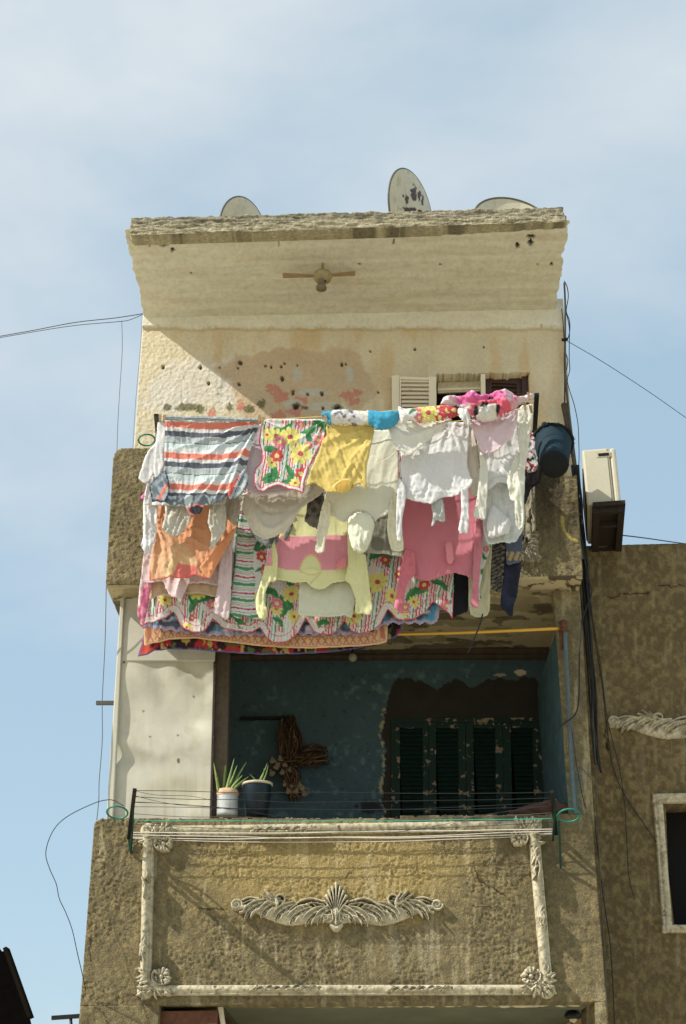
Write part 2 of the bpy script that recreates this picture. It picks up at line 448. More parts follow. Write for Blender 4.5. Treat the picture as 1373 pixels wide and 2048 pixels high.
tagit(MB().box((XL+.01, .99, ZM+.17), (XR, 1.28, U(690, 908, .8).z)).build('wall', M_CONC if 0 else vmat('storey_wall', .95, base=tuple(S(200, 178, 136)), noise=20, var=.2), B))
wallm = vmat('side_plaster', .95, base=tuple(S(196, 172, 128)), noise=14, var=.25, bump=.6, bdist=.01)
mb = MB().box((XL, 1.0, ZM+.17), (XL+.16, 8, ZR)).box((XR-.12, 1.0, ZM+.17), (XR+.04, 8, ZR)); mb.build('side_wall', wallm, B)
MB().box((XL, 1.60, 0), (XR+.03, 8, ZM+.0)).build('core_wall', wallm, B)
MB().box((XL+.17, 3.0, ZM+.3), (XR-.13, 7.9, ZR-.1)).build('dark_room_block', M_DARK, B)  # block painted near-black for the darkness inside the upper window

# cornice: flat overhang with a coved underside and a broken concrete edge ---------------
def zs(px, py, Y): return U(px, py, Y).z
YB, YF = .82, -.36
nx, ny = 420, 130
CX0, CX1 = -1.772, 1.925
def cornice():
    V = np.zeros((ny, nx, 3)); cols = np.zeros((ny, nx, 3))
    uu = np.linspace(0, 1, nx); vv = np.linspace(0, 1, ny)
    zb = U(690, 628, .8).z; zf = U(690, 455, YF).z
    for j, v in enumerate(vv):
        yy = YB + (YF-YB)*v
        z = zb + (zf-zb)*v - .05*sin(pi*min(1, v*1.05))*0 + .035*(1-cos(pi*v))*.0
        z += .075*(v**.6 - v)                                    # cove
        for k, st in enumerate((.15, .3, .45, .62, .78)): z += .004*math.tanh((v-st)*60)
        x0 = CX0 + .030*(fb(v*12, 3., 7, 4)-.5)*2 + .0
        x1 = CX1 + .034*(fb(v*11, 9., 9, 4)-.5)*2
        V[j, :, 0] = x0+(x1-x0)*uu; V[j, :, 1] = yy; V[j, :, 2] = z
    px, py = PA(V)
    V[..., 2] += (fb(px/30, py/6, 61)-.5)*.008
    c = np.ones((ny, nx, 3))*S(216, 213, 196, .92)*(.9+.2*fb(px/90, py/9, 62))[..., None]
    c = blend(c, sstep(.5, .8, fb(px/120, py/14, 63))*.2, S(170, 146, 104))
    c = blend(c, sstep(.45, .7, fb(px/5, py/5, 66))*.12, S(120, 100, 70))
    for cx, cy, rx, ry in [(328, 489, 8, 5), (346, 500, 4, 5), (1062, 474, 9, 4), (1062, 486, 5, 6), (1035, 492, 4, 6), (1103, 529, 3, 4), (383, 547, 2, 2), (881, 530, 2, 2), (757, 632, 5, 3), (750, 643, 2, 4),
                             (322, 640, 4, 2), (528, 639, 2, 4), (719, 529, 2, 2), (1075, 529, 2, 2)]:
        m = blob(px, py, cx, cy, rx, ry, 67, .5, .15, 3.0); c = blend(c, m*.93, S(30, 22, 18)); V[..., 2] += m*.03
    for (a, b, e, f) in [(558, 481, 558, 491), (789, 478, 787, 487), (300, 484, 300, 493)]:
        d, t = segd(px, py, [(a, b), (e, f)]); c = blend(c, (d < 1.4)*.8, S(90, 55, 40))
    return grid('cornice', V, None, M_SMOOTH, B, c, back=np.array([0, 0, .012]))
cornice()
# slab edge: three broken courses of concrete
def slab_edge(name, top, bot, Y, seed, x0, x1, jag, col, proud):
    (tl, tr), (bl, br) = top, bot
    def hf(x, y):
        return proud + (fb(x/13, y/4, seed, 4)-.5)*.024 + (fb(x/60, y/5, seed+3)-.5)*.022
    def cf(x, y):
        c = np.ones(x.shape+(3,))*col*(.7+.5*fb(x/14, y/5, seed+5))[..., None]
        c = blend(c, sstep(.50, .68, fb(x/40, y/3.2, seed+7, 5))*.7, S(84, 80, 66))
        return blend(c, sstep(.64, .75, fb(x/9, y/3, seed+9))*.45, S(196, 184, 152))
    c = [np.array(U(*tl, Y)), np.array(U(*tr, Y)), np.array(U(*br, Y)), np.array(U(*bl, Y))]
    nx = 620; n2 = 14
    u = np.linspace(0, 1, nx)[None, :, None]; v = np.linspace(0, 1, n2)[:, None, None]
    V = (c[0]*(1-u)+c[1]*u)*(1-v)+(c[3]*(1-u)+c[2]*u)*v
    px, py = PA(V)
    V[..., 1] -= hf(px, py)
    e = (fb(px/9, py/400, seed+11, 4)-.5)*jag
    V[..., 2] += e*(1-v[..., 0]) + (fb(px/7, py/400, seed+13, 3)-.5)*jag*.22*v[..., 0]
    V[:, 0, 0] += (vn(np.arange(n2)*.9, 2., seed)-.5)*.03; V[:, -1, 0] += (vn(np.arange(n2)*.9, 4., seed)-.5)*.03
    return grid(name, V, None, M_CONC, B, cf(px, py), back=lambda P: np.stack([P[:, 0], np.full(len(P), Y+.18), P[:, 2]+.03*(P[:, 2] < P[:, 2].mean())], -1))
slab_edge('roof_slab', ((264, 438), (1124, 416)), ((264, 456), (1127, 432)), YF, 71, 0, 0, .026, S(150, 144, 124), .010)
slab_edge('roof_slab', ((262, 451), (1130, 429)), ((262, 471), (1133, 444)), YF-.015, 91, 0, 0, .016, S(166, 158, 132), 0)
MB().box((XL+.03, YF+.16, ZR+.13), (XR-.02, .89, ZR+.20)).build('roof_slab', vmat('slab_concrete', .95, base=tuple(S(140, 128, 100)), noise=20, var=.3), B)
MB().box((XL+.05, .9, ZR+.12), (XR-.05, 8, ZR+.28)).build('roof_deck', M_CONC if 0 else vmat('roof_screed', .95, base=tuple(S(140, 128, 104)), noise=10, var=.3), B)

# middle balcony ------------------------------------------------------------------
def rough_h(x, y, s=101, a=.016):
    return (fb(x/4.2, y/4.0, s, 2)-.5)*a*.85 + (fb(x/30, y/30, s+5, 2)-.5)*a*.3
def olive(x, y, s=111, base=C_OLIVE, dark=.5, streak=.5):
    n = fb(x/70, y/70, s); n2 = fb(x/7.5, y/9, s+1)
    c = np.ones(x.shape+(3,))*base*(.80+.4*n)[..., None]
    c = blend(c, sstep(.36, .78, n2)*.5, S(182, 164, 116, .76))
    c = blend(c, sstep(.42, .80, fb(x/13, y/19, s+2, 5))*dark*1.2, S(92, 86, 66))
    c = blend(c, sstep(.52, .7, fb(x/4.5, y/5, s+6, 3))*dark*.7, S(84, 76, 56))
    c = blend(c, sstep(.5, .75, fb(x/9, y/120, s+3))*streak*.5, S(110, 98, 74))
    return blend(c, sstep(.62, .75, fb(x/12, y/100, s+4))*streak*.5, S(196, 184, 152))
def mid_c(x, y):
    c = olive(x, y, 121, C_OLIVE*1.0, .32, .3)
    right = sstep(900, 1050, x)
    c = blend(c, right*sstep(1150, 1010, y)*sstep(.25, .6, fb(x/26, y/80, 125))*.8, S(70, 62, 48))
    c = blend(c, blob(x, y, 1085, 1000, 40, 60, 126, .5, .4)*.6, S(66, 60, 48))
    d, t = segd(x, y, [(1125, 1035), (1128, 1058), (1140, 1075), (1155, 1082)])
    c = blend(c, (d < 3)*.55, S(190, 170, 90))
    return blend(c, sstep(1157, 1166, y)*.5*(x < 400), S(90, 80, 60))
def mcut(x, y):
    a = (x < 246) & (y < 914) & (np.hypot(x-246, y-914) > 17)
    b = (x > 1128) & (y < 960+ (fb(x/7, y/7, 131)-.5)*22 - (x-1128)*.4)
    return a | b
panel('balcony_parapet', [(228, 897), (1150, 884), (1166, 1151), (212, 1170)], -.2, .0085, .16, lambda x, y: rough_h(x, y, 101, .018), mid_c, M_STUCCO, B, cut=mcut)
# underside of the middle balcony, peeling
def under_c(x, y):
    c = np.ones(x.shape+(3,))*S(150, 138, 108)*(.75+.5*fb(x/40, y/14, 141))[..., None]
    p = sstep(.47, .5, fb(x/55, y/16, 142, 5)); c = blend(c, p*.6, S(190, 178, 146))
    c = blend(c, sstep(.6, .62, fb(x/40, y/12, 143, 5))*.7, S(72, 66, 54))
    for pl in [[(1080, 1152), (1110, 1158), (1140, 1155), (1165, 1160)], [(1130, 1165), (1142, 1175), (1160, 1168)], [(1134, 1160), (1150, 1180), (1138, 1195)], [(1060, 1170), (1085, 1165)], [(1115, 1180), (1120, 1210), (1112, 1235)]]:
        d, t = segd(x + (vn(x/5, y/5, 3)-.5)*6, y+(vn(x/5, y/5, 4)-.5)*6, pl); c = blend(c, (d < 2.2)*.85, S(48, 40, 30))
    return c
x0, x1 = U(212, 1170, -.2).x, U(1166, 1151, -.2).x
ya, yb = -.2, 1.40
def under_h(x, y): return sstep(.47, .5, fb(x/55, y/16, 142, 5))*.006 + (fb(x/9, y/4, 145)-.5)*.006
panel('balcony_ceiling', None, 0, .010, .1, under_h, under_c, M_SMOOTH, B, plane=[(x0+.003, ya+.003, ZM), (x1-.003, ya+.003, ZM+.0), (x1-.003, yb, ZM), (x0+.003, yb, ZM)])
MB().box((x0+.02, -.02, ZM+.103), (x1-.02, 1.2, ZM+.165)).build('balcony_floor', M_SMOOTH if 0 else vmat('floor_screed', .9, base=tuple(S(150, 138, 112)), noise=12, var=.2), B)
MB().box((x0+.02, -.03, ZM+.166), (x0+.14, .97, ZM+1.14)).build('parapet_return', wallm, B)
MB().box((x1-.14, -.03, ZM+.166), (x1-.02, .97, ZM+1.02)).build('parapet_return', wallm, B)

# lower balcony -------------------------------------------------------------------
def low_h(x, y):
    e = sstep(.3, .6, fb(x/90, y/60, 151))
    return rough_h(x, y, 152, .020)*(.45+.75*e)
def low_c(x, y):
    c = olive(x, y, 161, C_OLIVE, .50, .6)
    c = blend(c, blob(x, y, 690, 1745, 260, 90, 165, .5, .5)*.35, S(214, 186, 116, .88))
    c = blend(c, blob(x, y, 1120, 1700, 110, 120, 166, .6, .5)*.45, S(92, 84, 62))
    c = blend(c, blob(x, y, 740, 1800, 8, 160, 167, .6, .4)*.16, S(190, 184, 160))
    c = blend(c, blob(x, y, 790, 1900, 9, 60, 168, .6, .4)*.18, S(190, 184, 160))
    c = blend(c, blob(x, y, 860, 1900, 12, 70, 169, .6, .4)*.16, S(190, 184, 160))
    for pl in [[(950, 1735), (958, 1760), (1010, 1790)], [(690, 1755), (706, 1740)], [(400, 1818), (455, 1819)], [(170, 2012), (200, 2018), (212, 2035), (214, 2060)], [(185, 1870), (180, 1900), (182, 1930)], [(940, 1812), (1000, 1814)]]:
        d, t = segd(x+(vn(x/6, y/6, 3)-.5)*5, y+(vn(x/6, y/6, 4)-.5)*5, pl); c = blend(c, (d < 1.3)*.8, S(46, 38, 26))
    return c
def lcut(x, y):
    return ((x < 200) & (y < 1650) & (np.hypot(x-202, y-1652) > 13)) | ((y < 1632 + (fb(x/9, 1., 171)-.5)*5 + (x < 800)*5 - (x-800)*.012*(x > 800)))
panel('balcony_parapet', [(190, 1634), (1183, 1620), (1214, 2004), (161, 2012)], 0, .0075, .16, low_h, low_c, M_STUCCO, B, cut=lcut)
panel('pillar', [(161, 2012), (320, 2010), (314, 2130), (151, 2132)], -.002, .012, .25, low_h, low_c, M_STUCCO, B)
panel('pillar', [(1190, 2005), (1214, 2004), (1224, 2130), (1199, 2131)], -.002, .012, .25, low_h, low_c, M_STUCCO, B)
# sill repair: whitish strip along the parapet top
ZL = U(690, 2008, .05).z
lx0, lx1 = U(161, 2012, 0).x, U(1214, 2004, 0).x
def low_under(x, y):
    c = np.ones(x.shape+(3,))*S(98, 104, 92)*(.8+.4*fb(x/60, y/12, 181))[..., None]
    return blend(c, (y < 2014+(fb(x/15, 1., 182)-.5)*6)*(fb(x/12, y/9, 183) > .45)*.8, S(220, 214, 192))
panel('balcony_ceiling', None, 0, .02, .1, None, low_under, M_SMOOTH, B, plane=[(U(442, 2008, 0).x, .012, ZL), (U(1188, 2006, 0).x, .012, ZL), (U(1188, 2006, 0).x, 1.5, ZL), (U(442, 2008, 0).x, 1.5, ZL)])
MB().box((lx0+.05, .05, ZL-.9), (U(436, 2012, 0).x-.006, 1.5, ZL-.03)).build('store_box', M_RUST, B)
MB().box((lx0+.02, .17, ZL+.03), (U(440, 2012, 0).x, 1.5, ZL+.1)).build('balcony_ceiling', vmat('dark_soffit', .9, base=tuple(S(120, 116, 96)), noise=10), B)
P = [U(436, 2014, .1), U(446, 2014, .1), U(452, 2060, .1), U(444, 2060, .1)]
quad('post', P, M_SHUTW, B, .05)
ZF = U(690, 1990, .05).z
MB().box((lx0+.05, .165, ZL+.101), (lx1-.05, 1.58, ZL+.2)).build('balcony_floor', vmat('floor_screed2', .9, base=tuple(S(140, 128, 104)), noise=12), B)

# back wall of the lower balcony
YW = 1.40
def back_h(x, y):
    p = cement(x, y)
    return (1-p)*.006 + (fb(x/20, y/20, 191)-.5)*.006
def cement(x, y):
    m1 = (x > 769+(fb(1., y/20, 192)-.5)*16) & (x < 1103+(fb(2., y/18, 193)-.5)*14) & (y > 1365+(fb(x/35, 3., 194, 4)-.5)*42 + 75*sstep(800, 765, x)**2 + 75*sstep(1060, 1110, x)**2)
    return m1.astype(float)
def back_c(x, y):
    c = np.ones(x.shape+(3,))*S(72, 92, 98)*(.85+.3*fb(x/60, y/60, 195))[..., None]
    c = blend(c, sstep(.56, .72, fb(x/11, y/11, 196, 5))*.45*sstep(.4, .6, fb(x/80, y/60, 197)), S(112, 140, 140))
    c = blend(c, sstep(.72, .78, fb(x/8, y/8, 198))*.5, S(30, 50, 56))
    c = blend(c, cement(x, y), S(52, 50, 44)*(.8+.4*fb(x/30, y/30, 199))[..., None])
    d = np.abs(x-766-(fb(1., y/20, 192)-.5)*16)
    c = blend(c, ((d < 3.5) & (y > 1400) & (fb(x/9, y/9, 200) > .48))*.8, S(168, 160, 126))
    c = blend(c, blob(x, y, 1040, 1345, 12, 6, 201, .4, .1), S(206, 196, 170))
    c = blend(c, blob(x, y, 1000, 1350, 12, 3, 202, .6, .1)*.7, S(186, 176, 150))
    return blend(c, blob(x, y, 740, 1615, 24, 14, 203, .6, .15)*.85, S(40, 38, 38))
WIN = (783, 1086, 1437)
bw = panel('back_wall', [(425, 1300), (1142, 1296), (1142, 1690), (425, 1690)], YW, .011, .19, back_h, back_c, M_WALL, B,
           cut=lambda x, y: (x > WIN[0]) & (x < WIN[1]) & (y > WIN[2]) & (y < 1681))
# moulding between wall and ceiling, plain strip over a carved one
def mould_h(x, y): return .02*np.abs(np.sin((y-1292)*.22)) + (fb(x/9, y/6, 211)-.5)*.012
def mould_c(x, y): return np.ones(x.shape+(3,))*S(74, 64, 54)*(.7+.6*fb(x/9, y/7, 212))[..., None]
panel('ceiling_moulding', [(425, 1288), (1120, 1286), (1120, 1312), (425, 1315)], 1.28, .012, .11, mould_h, mould_c, M_SMOOTH, B)
# right pier: olive front, blue inner face
def pier_c(x, y):
    c = olive(x, y, 221, C_OLIVE*.95, .45, .7)
    return blend(c, blob(x, y, 1150, 1600, 16, 60, 225, .5, .3)*.5, S(84, 112, 110))
panel('pillar', [(1106, 1176), (1160, 1176), (1190, 1660), (1140, 1660)], .05, .010, .10, lambda x, y: rough_h(x, y, 222, .008), pier_c, M_STUCCO, B)
pa = U(1112, 1262, .05); pb = U(1140, 1660, .05)
Pi = [pa, pb, Vector((pb.x, YW, pb.z)), Vector((pa.x, YW, pa.z))]
m = MB().add([tuple(p) for p in Pi] + [tuple(p+Vector((.1, 0, 0))) for p in Pi], [(0, 1, 2, 3), (7, 6, 5, 4), (0, 3, 7, 4)])
m.build('inner_side_wall', vmat('inner_blue_paint', .9, base=tuple(S(62, 90, 96)), noise=8, var=.35), B)
MB().box((pa.x+.11, .16, 4.08), (U(1160, 1176, .05).x-.03, 1.6, ZM-.002)).build('side_wall', wallm, B)
st = [U(1106, 1440, .62), U(1112, 1440, .62), U(1130, 1640, .62), U(1122, 1640, .62)]
quad('inner_trim', st, pm('pale_trim', 168, 176, 168, .7), B, .03)
# left side of the loggia: wooden post next to the metal sheets
quad('post', [U(431, 1300, .10), U(459, 1300, .10), U(452, 1650, .10), U(424, 1650, .10)], M_WOOD, B, .12)

# neighbour -----------------------------------------------------------------------
NB = empty('neighbouring_house', (2.6, .8, 0), 'lower brown plaster house on the right with a white framed window', 'building')
YN = .8
def nb_c(x, y):
    c = olive(x, y, 231, S(128, 112, 82, .66), .22, .3)
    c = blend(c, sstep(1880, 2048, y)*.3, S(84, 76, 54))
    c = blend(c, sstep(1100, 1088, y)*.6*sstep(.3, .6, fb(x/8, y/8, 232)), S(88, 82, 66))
    for pl in [[(1215, 1196), (1245, 1188), (1290, 1186), (1300, 1186)], [(1318, 1170), (1345, 1175), (1373, 1170)], [(1210, 1460), (1216, 1500)]]:
        d, t = segd(x+(vn(x/6, y/6, 3)-.5)*5, y+(vn(x/6, y/6, 4)-.5)*7, pl); c = blend(c, (d < 1.3)*.85, S(30, 24, 16))
    return c
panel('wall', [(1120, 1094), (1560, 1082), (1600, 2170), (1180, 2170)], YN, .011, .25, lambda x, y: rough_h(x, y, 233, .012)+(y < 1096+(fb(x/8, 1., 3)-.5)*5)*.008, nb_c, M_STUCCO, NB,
      cut=lambda x, y: ((x > 1330+ (y-1600)*.055) & (x < 1500) & (y > 1608) & (y < 1850)) | (y < 1089+(fb(x/10, 1., 236)-.5)*5+ (1250-x)*.01))
nbz = U(1300, 1088, YN).z
MB().box((XR+.06, YN+.27, 0), (5.6, 8, nbz-.05)).build('core_wall', wallm, NB)
MB().box((U(1332, 1608, YN).x+.02, YN+.255, U(1400, 1850, YN).z), (U(1500, 1608, YN).x, YN+.268, U(1400, 1608, YN).z)).build('dark_window_sheet', M_DARK, NB)  # flat near-black sheet, the darkness of the window put into its colour

# metal sheets closing the left end of the loggia ----------------------------------
SM = empty('sheet_metal_screen', U(320, 1640, .06), 'dented cream sheet metal screen closing the left end of the lower balcony', 'screen')
def sh_h(x, y):
    h = .040*(fb(x/120, y/90, 241, 2)-.5)
    d, t = segd(x, y, [(200, 1490), (290, 1530), (340, 1570), (380, 1590)]); h = h - .022*np.exp(-(d/22)**2)
    d, t = segd(x, y, [(310, 1340), (335, 1400), (390, 1440)]); h = h - .018*np.exp(-(d/24)**2)
    d, t = segd(x, y, [(380, 1340), (410, 1370)]); h = h - .030*np.exp(-(d/26)**2)
    d, t = segd(x, y, [(240, 1480), (290, 1500), (320, 1510)]); h = h + .008*np.exp(-(d/12)**2)
    return h + (fb(x/20, y/200, 243)-.5)*.003
def sh_c(x, y):
    c = np.ones(x.shape+(3,))*S(186, 183, 167)*(.93+.14*fb(x/60, y/60, 245))[..., None]
    c = blend(c, sstep(.5, .8, fb(x/7, y/120, 246))*.28*sstep(1480, 1620, y), S(150, 128, 84))
    c = blend(c, sstep(.62, .72, fb(x/30, y/40, 247))*.25, S(160, 152, 120))
    c = blend(c, blob(x, y, 360, 1580, 70, 26, 248, .5, .5)*.25, S(150, 136, 96))
    for a in [(249, 1325, 3, 3), (300, 1473, 2, 2), (356, 1470, 2, 2), (357, 1521, 3.5, 5), (287, 1422, 2, 2), (388, 1392, 2, 2)]:
        c = blend(c, blob(x, y, *a, 249, .3, .2)*.85, S(60, 50, 38))
    return c
panel('metal_sheet', [(236, 1311), (429, 1306), (421, 1640), (213+14, 1640)], .06, .009, .01, sh_h, sh_c, M_SHEET, SM)
panel('metal_sheet', [(243, 1176), (440, 1176), (430, 1322), (236, 1322)], .045, .010, .01, lambda x, y: sh_h(x, y+300)*.5, sh_c, M_SHEET, SM)
panel('edge_strip', [(243, 1177), (250, 1177), (227, 1640), (213, 1640)], .03, .012, .02, None, sh_c, M_SHEET, SM)
for i in range(9):
    y = 1330+i*36
    for x in (233-(y-1330)*.062, 427-(y-1330)*.022):
        MB().ball(U(x+4, y, .04), .005, 8).build('rivet', M_RUST, SM)
sx = U(243, 1177, .05).x; sb = U(215, 1640, .05)
MB().box((max(sx, sb.x)+.03, .09, sb.z), (max(sx, sb.x)+.045, 1.39, ZM-.004)).build('side_sheet', M_SHEET, SM)
quad('wooden_post', [U(428.5, 1300, .055), U(432.5, 1300, .055), U(424.5, 1640, .055), U(420.5, 1640, .055)], pm('dark_edge', 50, 34, 30), SM, .04)
# ------------------------------------------------------------------ windows with shutters
def slatted_leaf(par, x0, x1, y0, y1, Y, sx0, sx1, sy0, sy1, n, mat, name='shutter', taper=(0, 0), label=None, slant=0):
    """one shutter leaf: stiles and rails, slats tilted open as parts of it"""
    c = U((x0+x1)/2, (y0+y1)/2, Y)
    L_ = empty(name, c - wpos(par), parent=par)
    if label: L_['label'] = label
    d = .035
    def Q(nm, a, b, e, f, yy, dep): return quad(nm, [U(a, b, yy), U(e, b-slant*(e-a), yy), U(e+taper[1], f-slant*(e-a), yy), U(a+taper[0], f, yy)], mat, L_, dep)
    Q('stile', x0, y0, sx0, y1, Y, d); Q('stile', sx1, y0, x1, y1, Y, d)
    Q('rail', sx0, y0, sx1, sy0, Y+.002, d-.004)
    Q('rail', sx0, sy1, sx1, y1, Y+.002, d-.004)
    a = U(sx0, sy0, Y+.018); b = U(sx1, sy0, Y+.018); z0 = a.z; z1 = U(sx0, sy1, Y+.018).z
    me = None
    p = (z0-z1)/n; wdt = abs(b.x-a.x)+.004
    for i in range(n):
        z = z0 - p*(i+.5)
        xc = (a.x+b.x)/2 + (taper[0]+taper[1])/2/FPX*10*(i/n)*1.05
        if me is None:
            m = MB().hexa([(-wdt/2, -.017, -p*.42), (wdt/2, -.017, -p*.42), (wdt/2, -.012, -p*.56), (-wdt/2, -.012, -p*.56),
                           (-wdt/2, .014, p*.62), (wdt/2, .014, p*.62), (wdt/2, .019, p*.48), (-wdt/2, .019, p*.48)])
            o = m.build('slat', M_SLAT if mat is M_SHUT else mat, L_); me = o.data
        else:
            o = link('slat', me, None, L_)
        o.location = Vector((xc, Y+.018, z)) - wpos(L_)
        o.rotation_euler = (0, math.atan(-slant*-1)*-1 if slant else 0, random.Random(i*7+int(x0)).uniform(-.006, .006))
    return L_
W2 = empty('window', U(935, 1550, YW), parent=B)
fr = MB()
for q in ([(783, 1437), (1086, 1435), (1086, 1443), (783, 1445)], [(783, 1445), (789, 1445), (789, 1680), (783, 1680)], [(1080, 1443), (1086, 1443), (1089, 1680), (1083, 1680)]):
    P = [U(*p, YW-.02) for p in q]; fr.hexa(P+[p+Vector((0, .12, 0)) for p in P])
fr.build('window_frame', M_SHUT, W2)
LV = [(786, 857, 800, 846), (857.6, 931, 872, 917), (932, 1005.5, 947, 991), (1006, 1082, 1022, 1066)]
for i, (a, b, c, d) in enumerate(LV):
    slatted_leaf(B, a, b, 1445, 1682, YW-.012+.004*(i % 2), c, d, 1456, 1672, 24, M_SHUT, taper=(1+i*.8, 1+i*.8+.6))
MB().box((U(783, 1437, YW).x, YW+.14, U(935, 1690, YW).z), (U(1088, 1437, YW).x, YW+.17, U(935, 1437, YW).z)).build('dark_room_sheet', M_DARK, B)  # near-black board stands in for the unlit room behind the shutters

# upper window
W1 = empty('window', U(960, 820, .8), parent=B)
quad('window_frame', [U(962, 748, .80), U(971, 748, .80), U(973, 900, .80), U(964, 900, .80)], M_SHUTW, W1, .06)
quad('window_frame', [U(1044, 750, .86), U(1058, 749, .86), U(1062, 900, .86), U(1048, 900, .86)], M_BROWN, W1, .05)
quad('blind', [U(876, 765, .93), U(962, 762, .93), U(962, 782, .93), U(876, 786, .93)], pm('blind', 196, 186, 156), W1, .02)
quad('blind_rail', [U(876, 777, .92), U(962, 774, .92), U(962, 778, .92), U(876, 781, .92)], M_SHUTW, W1, .01)
quad('post', [U(784, 751, .74), U(799, 750, .74), U(800, 880, .74), U(785, 880, .74)], M_SHUTW, B, .05)
slatted_leaf(B, 800, 873, 753, 880, .73, 802.5, 858, 758, 874, 14, M_SHUTW, slant=-.03, label='open white shutter leaf')
slatted_leaf(B, 972, 1043, 752, 880, .90, 984, 1034, 765, 874, 12, M_BROWN, slant=-.05, label='brown shutter leaf')
# neighbour window frame
NW = empty('window', U(1400, 1700, YN)-wpos(NB), parent=NB)
FRK = [1.0]
def frame_piece(q, Y, par, seed, name='frame_moulding', h=.05):
    """rounded plaster border strip; q: centre line (x0, y0, x1, y1) and half width in pixels"""
    (x0, y0, x1, y1), wd = q
    n = max(8, int(math.hypot(x1-x0, y1-y0)/1.6)); k = 15
    t = np.linspace(0, 1, n)[:, None]; s = np.linspace(-1, 1, k)[None, :]
    dx, dy = x1-x0, y1-y0; l = math.hypot(dx, dy); nx_, ny_ = -dy/l, dx/l
    px = x0+dx*t + nx_*wd*s; py = y0+dy*t + ny_*wd*s
    V = UA(px, py, Y)
    prof = h*(.55*np.sqrt(np.clip(1-((s+.25)/.75)**2, 0, 1)) + .3*np.sqrt(np.clip(1-((s-.72)/.28)**2, 0, 1)) + .25*(np.abs(s) < .97))
    rr = (fb(px/5, py/5, seed)-.5)*.007 + (fb(px/16, py/16, seed+4)-.5)*.010
    chip = sstep(.73, .77, fb(px/16, py/16, seed+2))
    V[..., 1] -= np.clip(prof + rr*(prof > .01) - chip*.012, .002, 1)
    c = np.ones(px.shape+(3,))*S(188, 180, 154)*(.74+.4*fb(px/12, py/12, seed+3))[..., None]
    c = blend(c, sstep(.54, .68, fb(px/7, py/7, seed+5, 4))*.5, S(116, 102, 74))
    c = blend(c, chip*.6, S(118, 112, 96))
    return grid(name, V, None, M_CARVE, par, c*FRK[0], back=np.array([0, .05, 0]))
for i, q in enumerate([((1305, 1598, 1480, 1594), 10), ((1316, 1604, 1336, 1866), 10), ((1324, 1858, 1500, 1858), 8)]):
    frame_piece(q, YN-.01, NW, 300+i*10, h=.05)

# ------------------------------------------------------------------ carved plaster ornaments
class Relief:
    def __init__(s, x0, y0, x1, y1, st=1.15):
        s.gx = np.arange(x0, x1, st); s.gy = np.arange(y0, y1, st)
        s.X, s.Y_ = np.meshgrid(s.gx, s.gy); s.H = np.zeros_like(s.X); s.st = st
    def stroke(s, pts, w0, w1, h, wm=None, add=0, smooth=True, tip=0):
        if smooth and len(pts) > 2: pts = crom(pts, 5)
        P = np.array(pts, float); R = max(w0, w1, wm or 0)+2
        a = (s.gx > P[:, 0].min()-R) & (s.gx < P[:, 0].max()+R); b = (s.gy > P[:, 1].min()-R) & (s.gy < P[:, 1].max()+R)
        if not a.any() or not b.any(): return
        sl = np.ix_(b, a); d, t = segd(s.X[sl], s.Y_[sl], [tuple(p) for p in P])
        w = w0+(w1-w0)*t if wm is None else (w0*(1-t)**2 + 2*wm*1.5*t*(1-t) + w1*t**2)
        w = np.maximum(w, .8)
        hh = (h+tip*t)*np.sqrt(np.clip(1-(d/w)**2, 0, 1))
        s.H[sl] = np.maximum(s.H[sl], np.where(hh > 0, hh+add, 0))
    def groove(s, pts, w, dep):
        if len(pts) > 2: pts = crom(pts, 4)
        P = np.array(pts, float); R = w+2
        a = (s.gx > P[:, 0].min()-R) & (s.gx < P[:, 0].max()+R); b = (s.gy > P[:, 1].min()-R) & (s.gy < P[:, 1].max()+R)
        if not a.any() or not b.any(): return
        sl = np.ix_(b, a); d, t = segd(s.X[sl], s.Y_[sl], [tuple(p) for p in P])
        s.H[sl] = np.where(s.H[sl] > 0, np.maximum(s.H[sl]-dep*np.exp(-(d/w)**2), .004), 0)
    def spiral(s, cx, cy, r, turns, w, h, dirn=1, ph=0):
        pts = [(cx+r*(1-k/40*.85)*cos(ph+dirn*k/40*turns*2*pi), cy+r*(1-k/40*.85)*.92*sin(ph+dirn*k/40*turns*2*pi)) for k in range(41)]
        s.stroke(pts, w, w*.6, h, smooth=False)
        s.stroke([(cx, cy), (cx+.1, cy)], r*1.02, r*1.02, h*.62, smooth=False)
    def build(s, name, Y, par, seed, col=S(192, 184, 160), dirt=S(116, 104, 78), dv=.5):
        H = s.H; X, Yp = s.X, s.Y_
        cc = (H[:-1, :-1] > 0) & (H[1:, 1:] > 0) & (H[1:, :-1] > 0) & (H[:-1, 1:] > 0)
        V = UA(X, Yp, Y); V[..., 1] -= H*1.25 + (fb(X/4, Yp/4, seed)-.5)*.005*(H > 0)
        c = np.ones(X.shape+(3,))*col*(.7+.5*fb(X/14, Yp/14, seed+1))[..., None]
        c = blend(c, sstep(.48, .66, fb(X/6, Yp/6, seed+2, 4))*dv, dirt)
        o = grid(name, V, cc, M_CARVE, par, c*FRK[0], back=lambda P: np.stack([P[:, 0], np.full(len(P), Y+.02), P[:, 2]], -1))
        if name == 'leaf_run': o['kind'] = 'stuff'
        return o

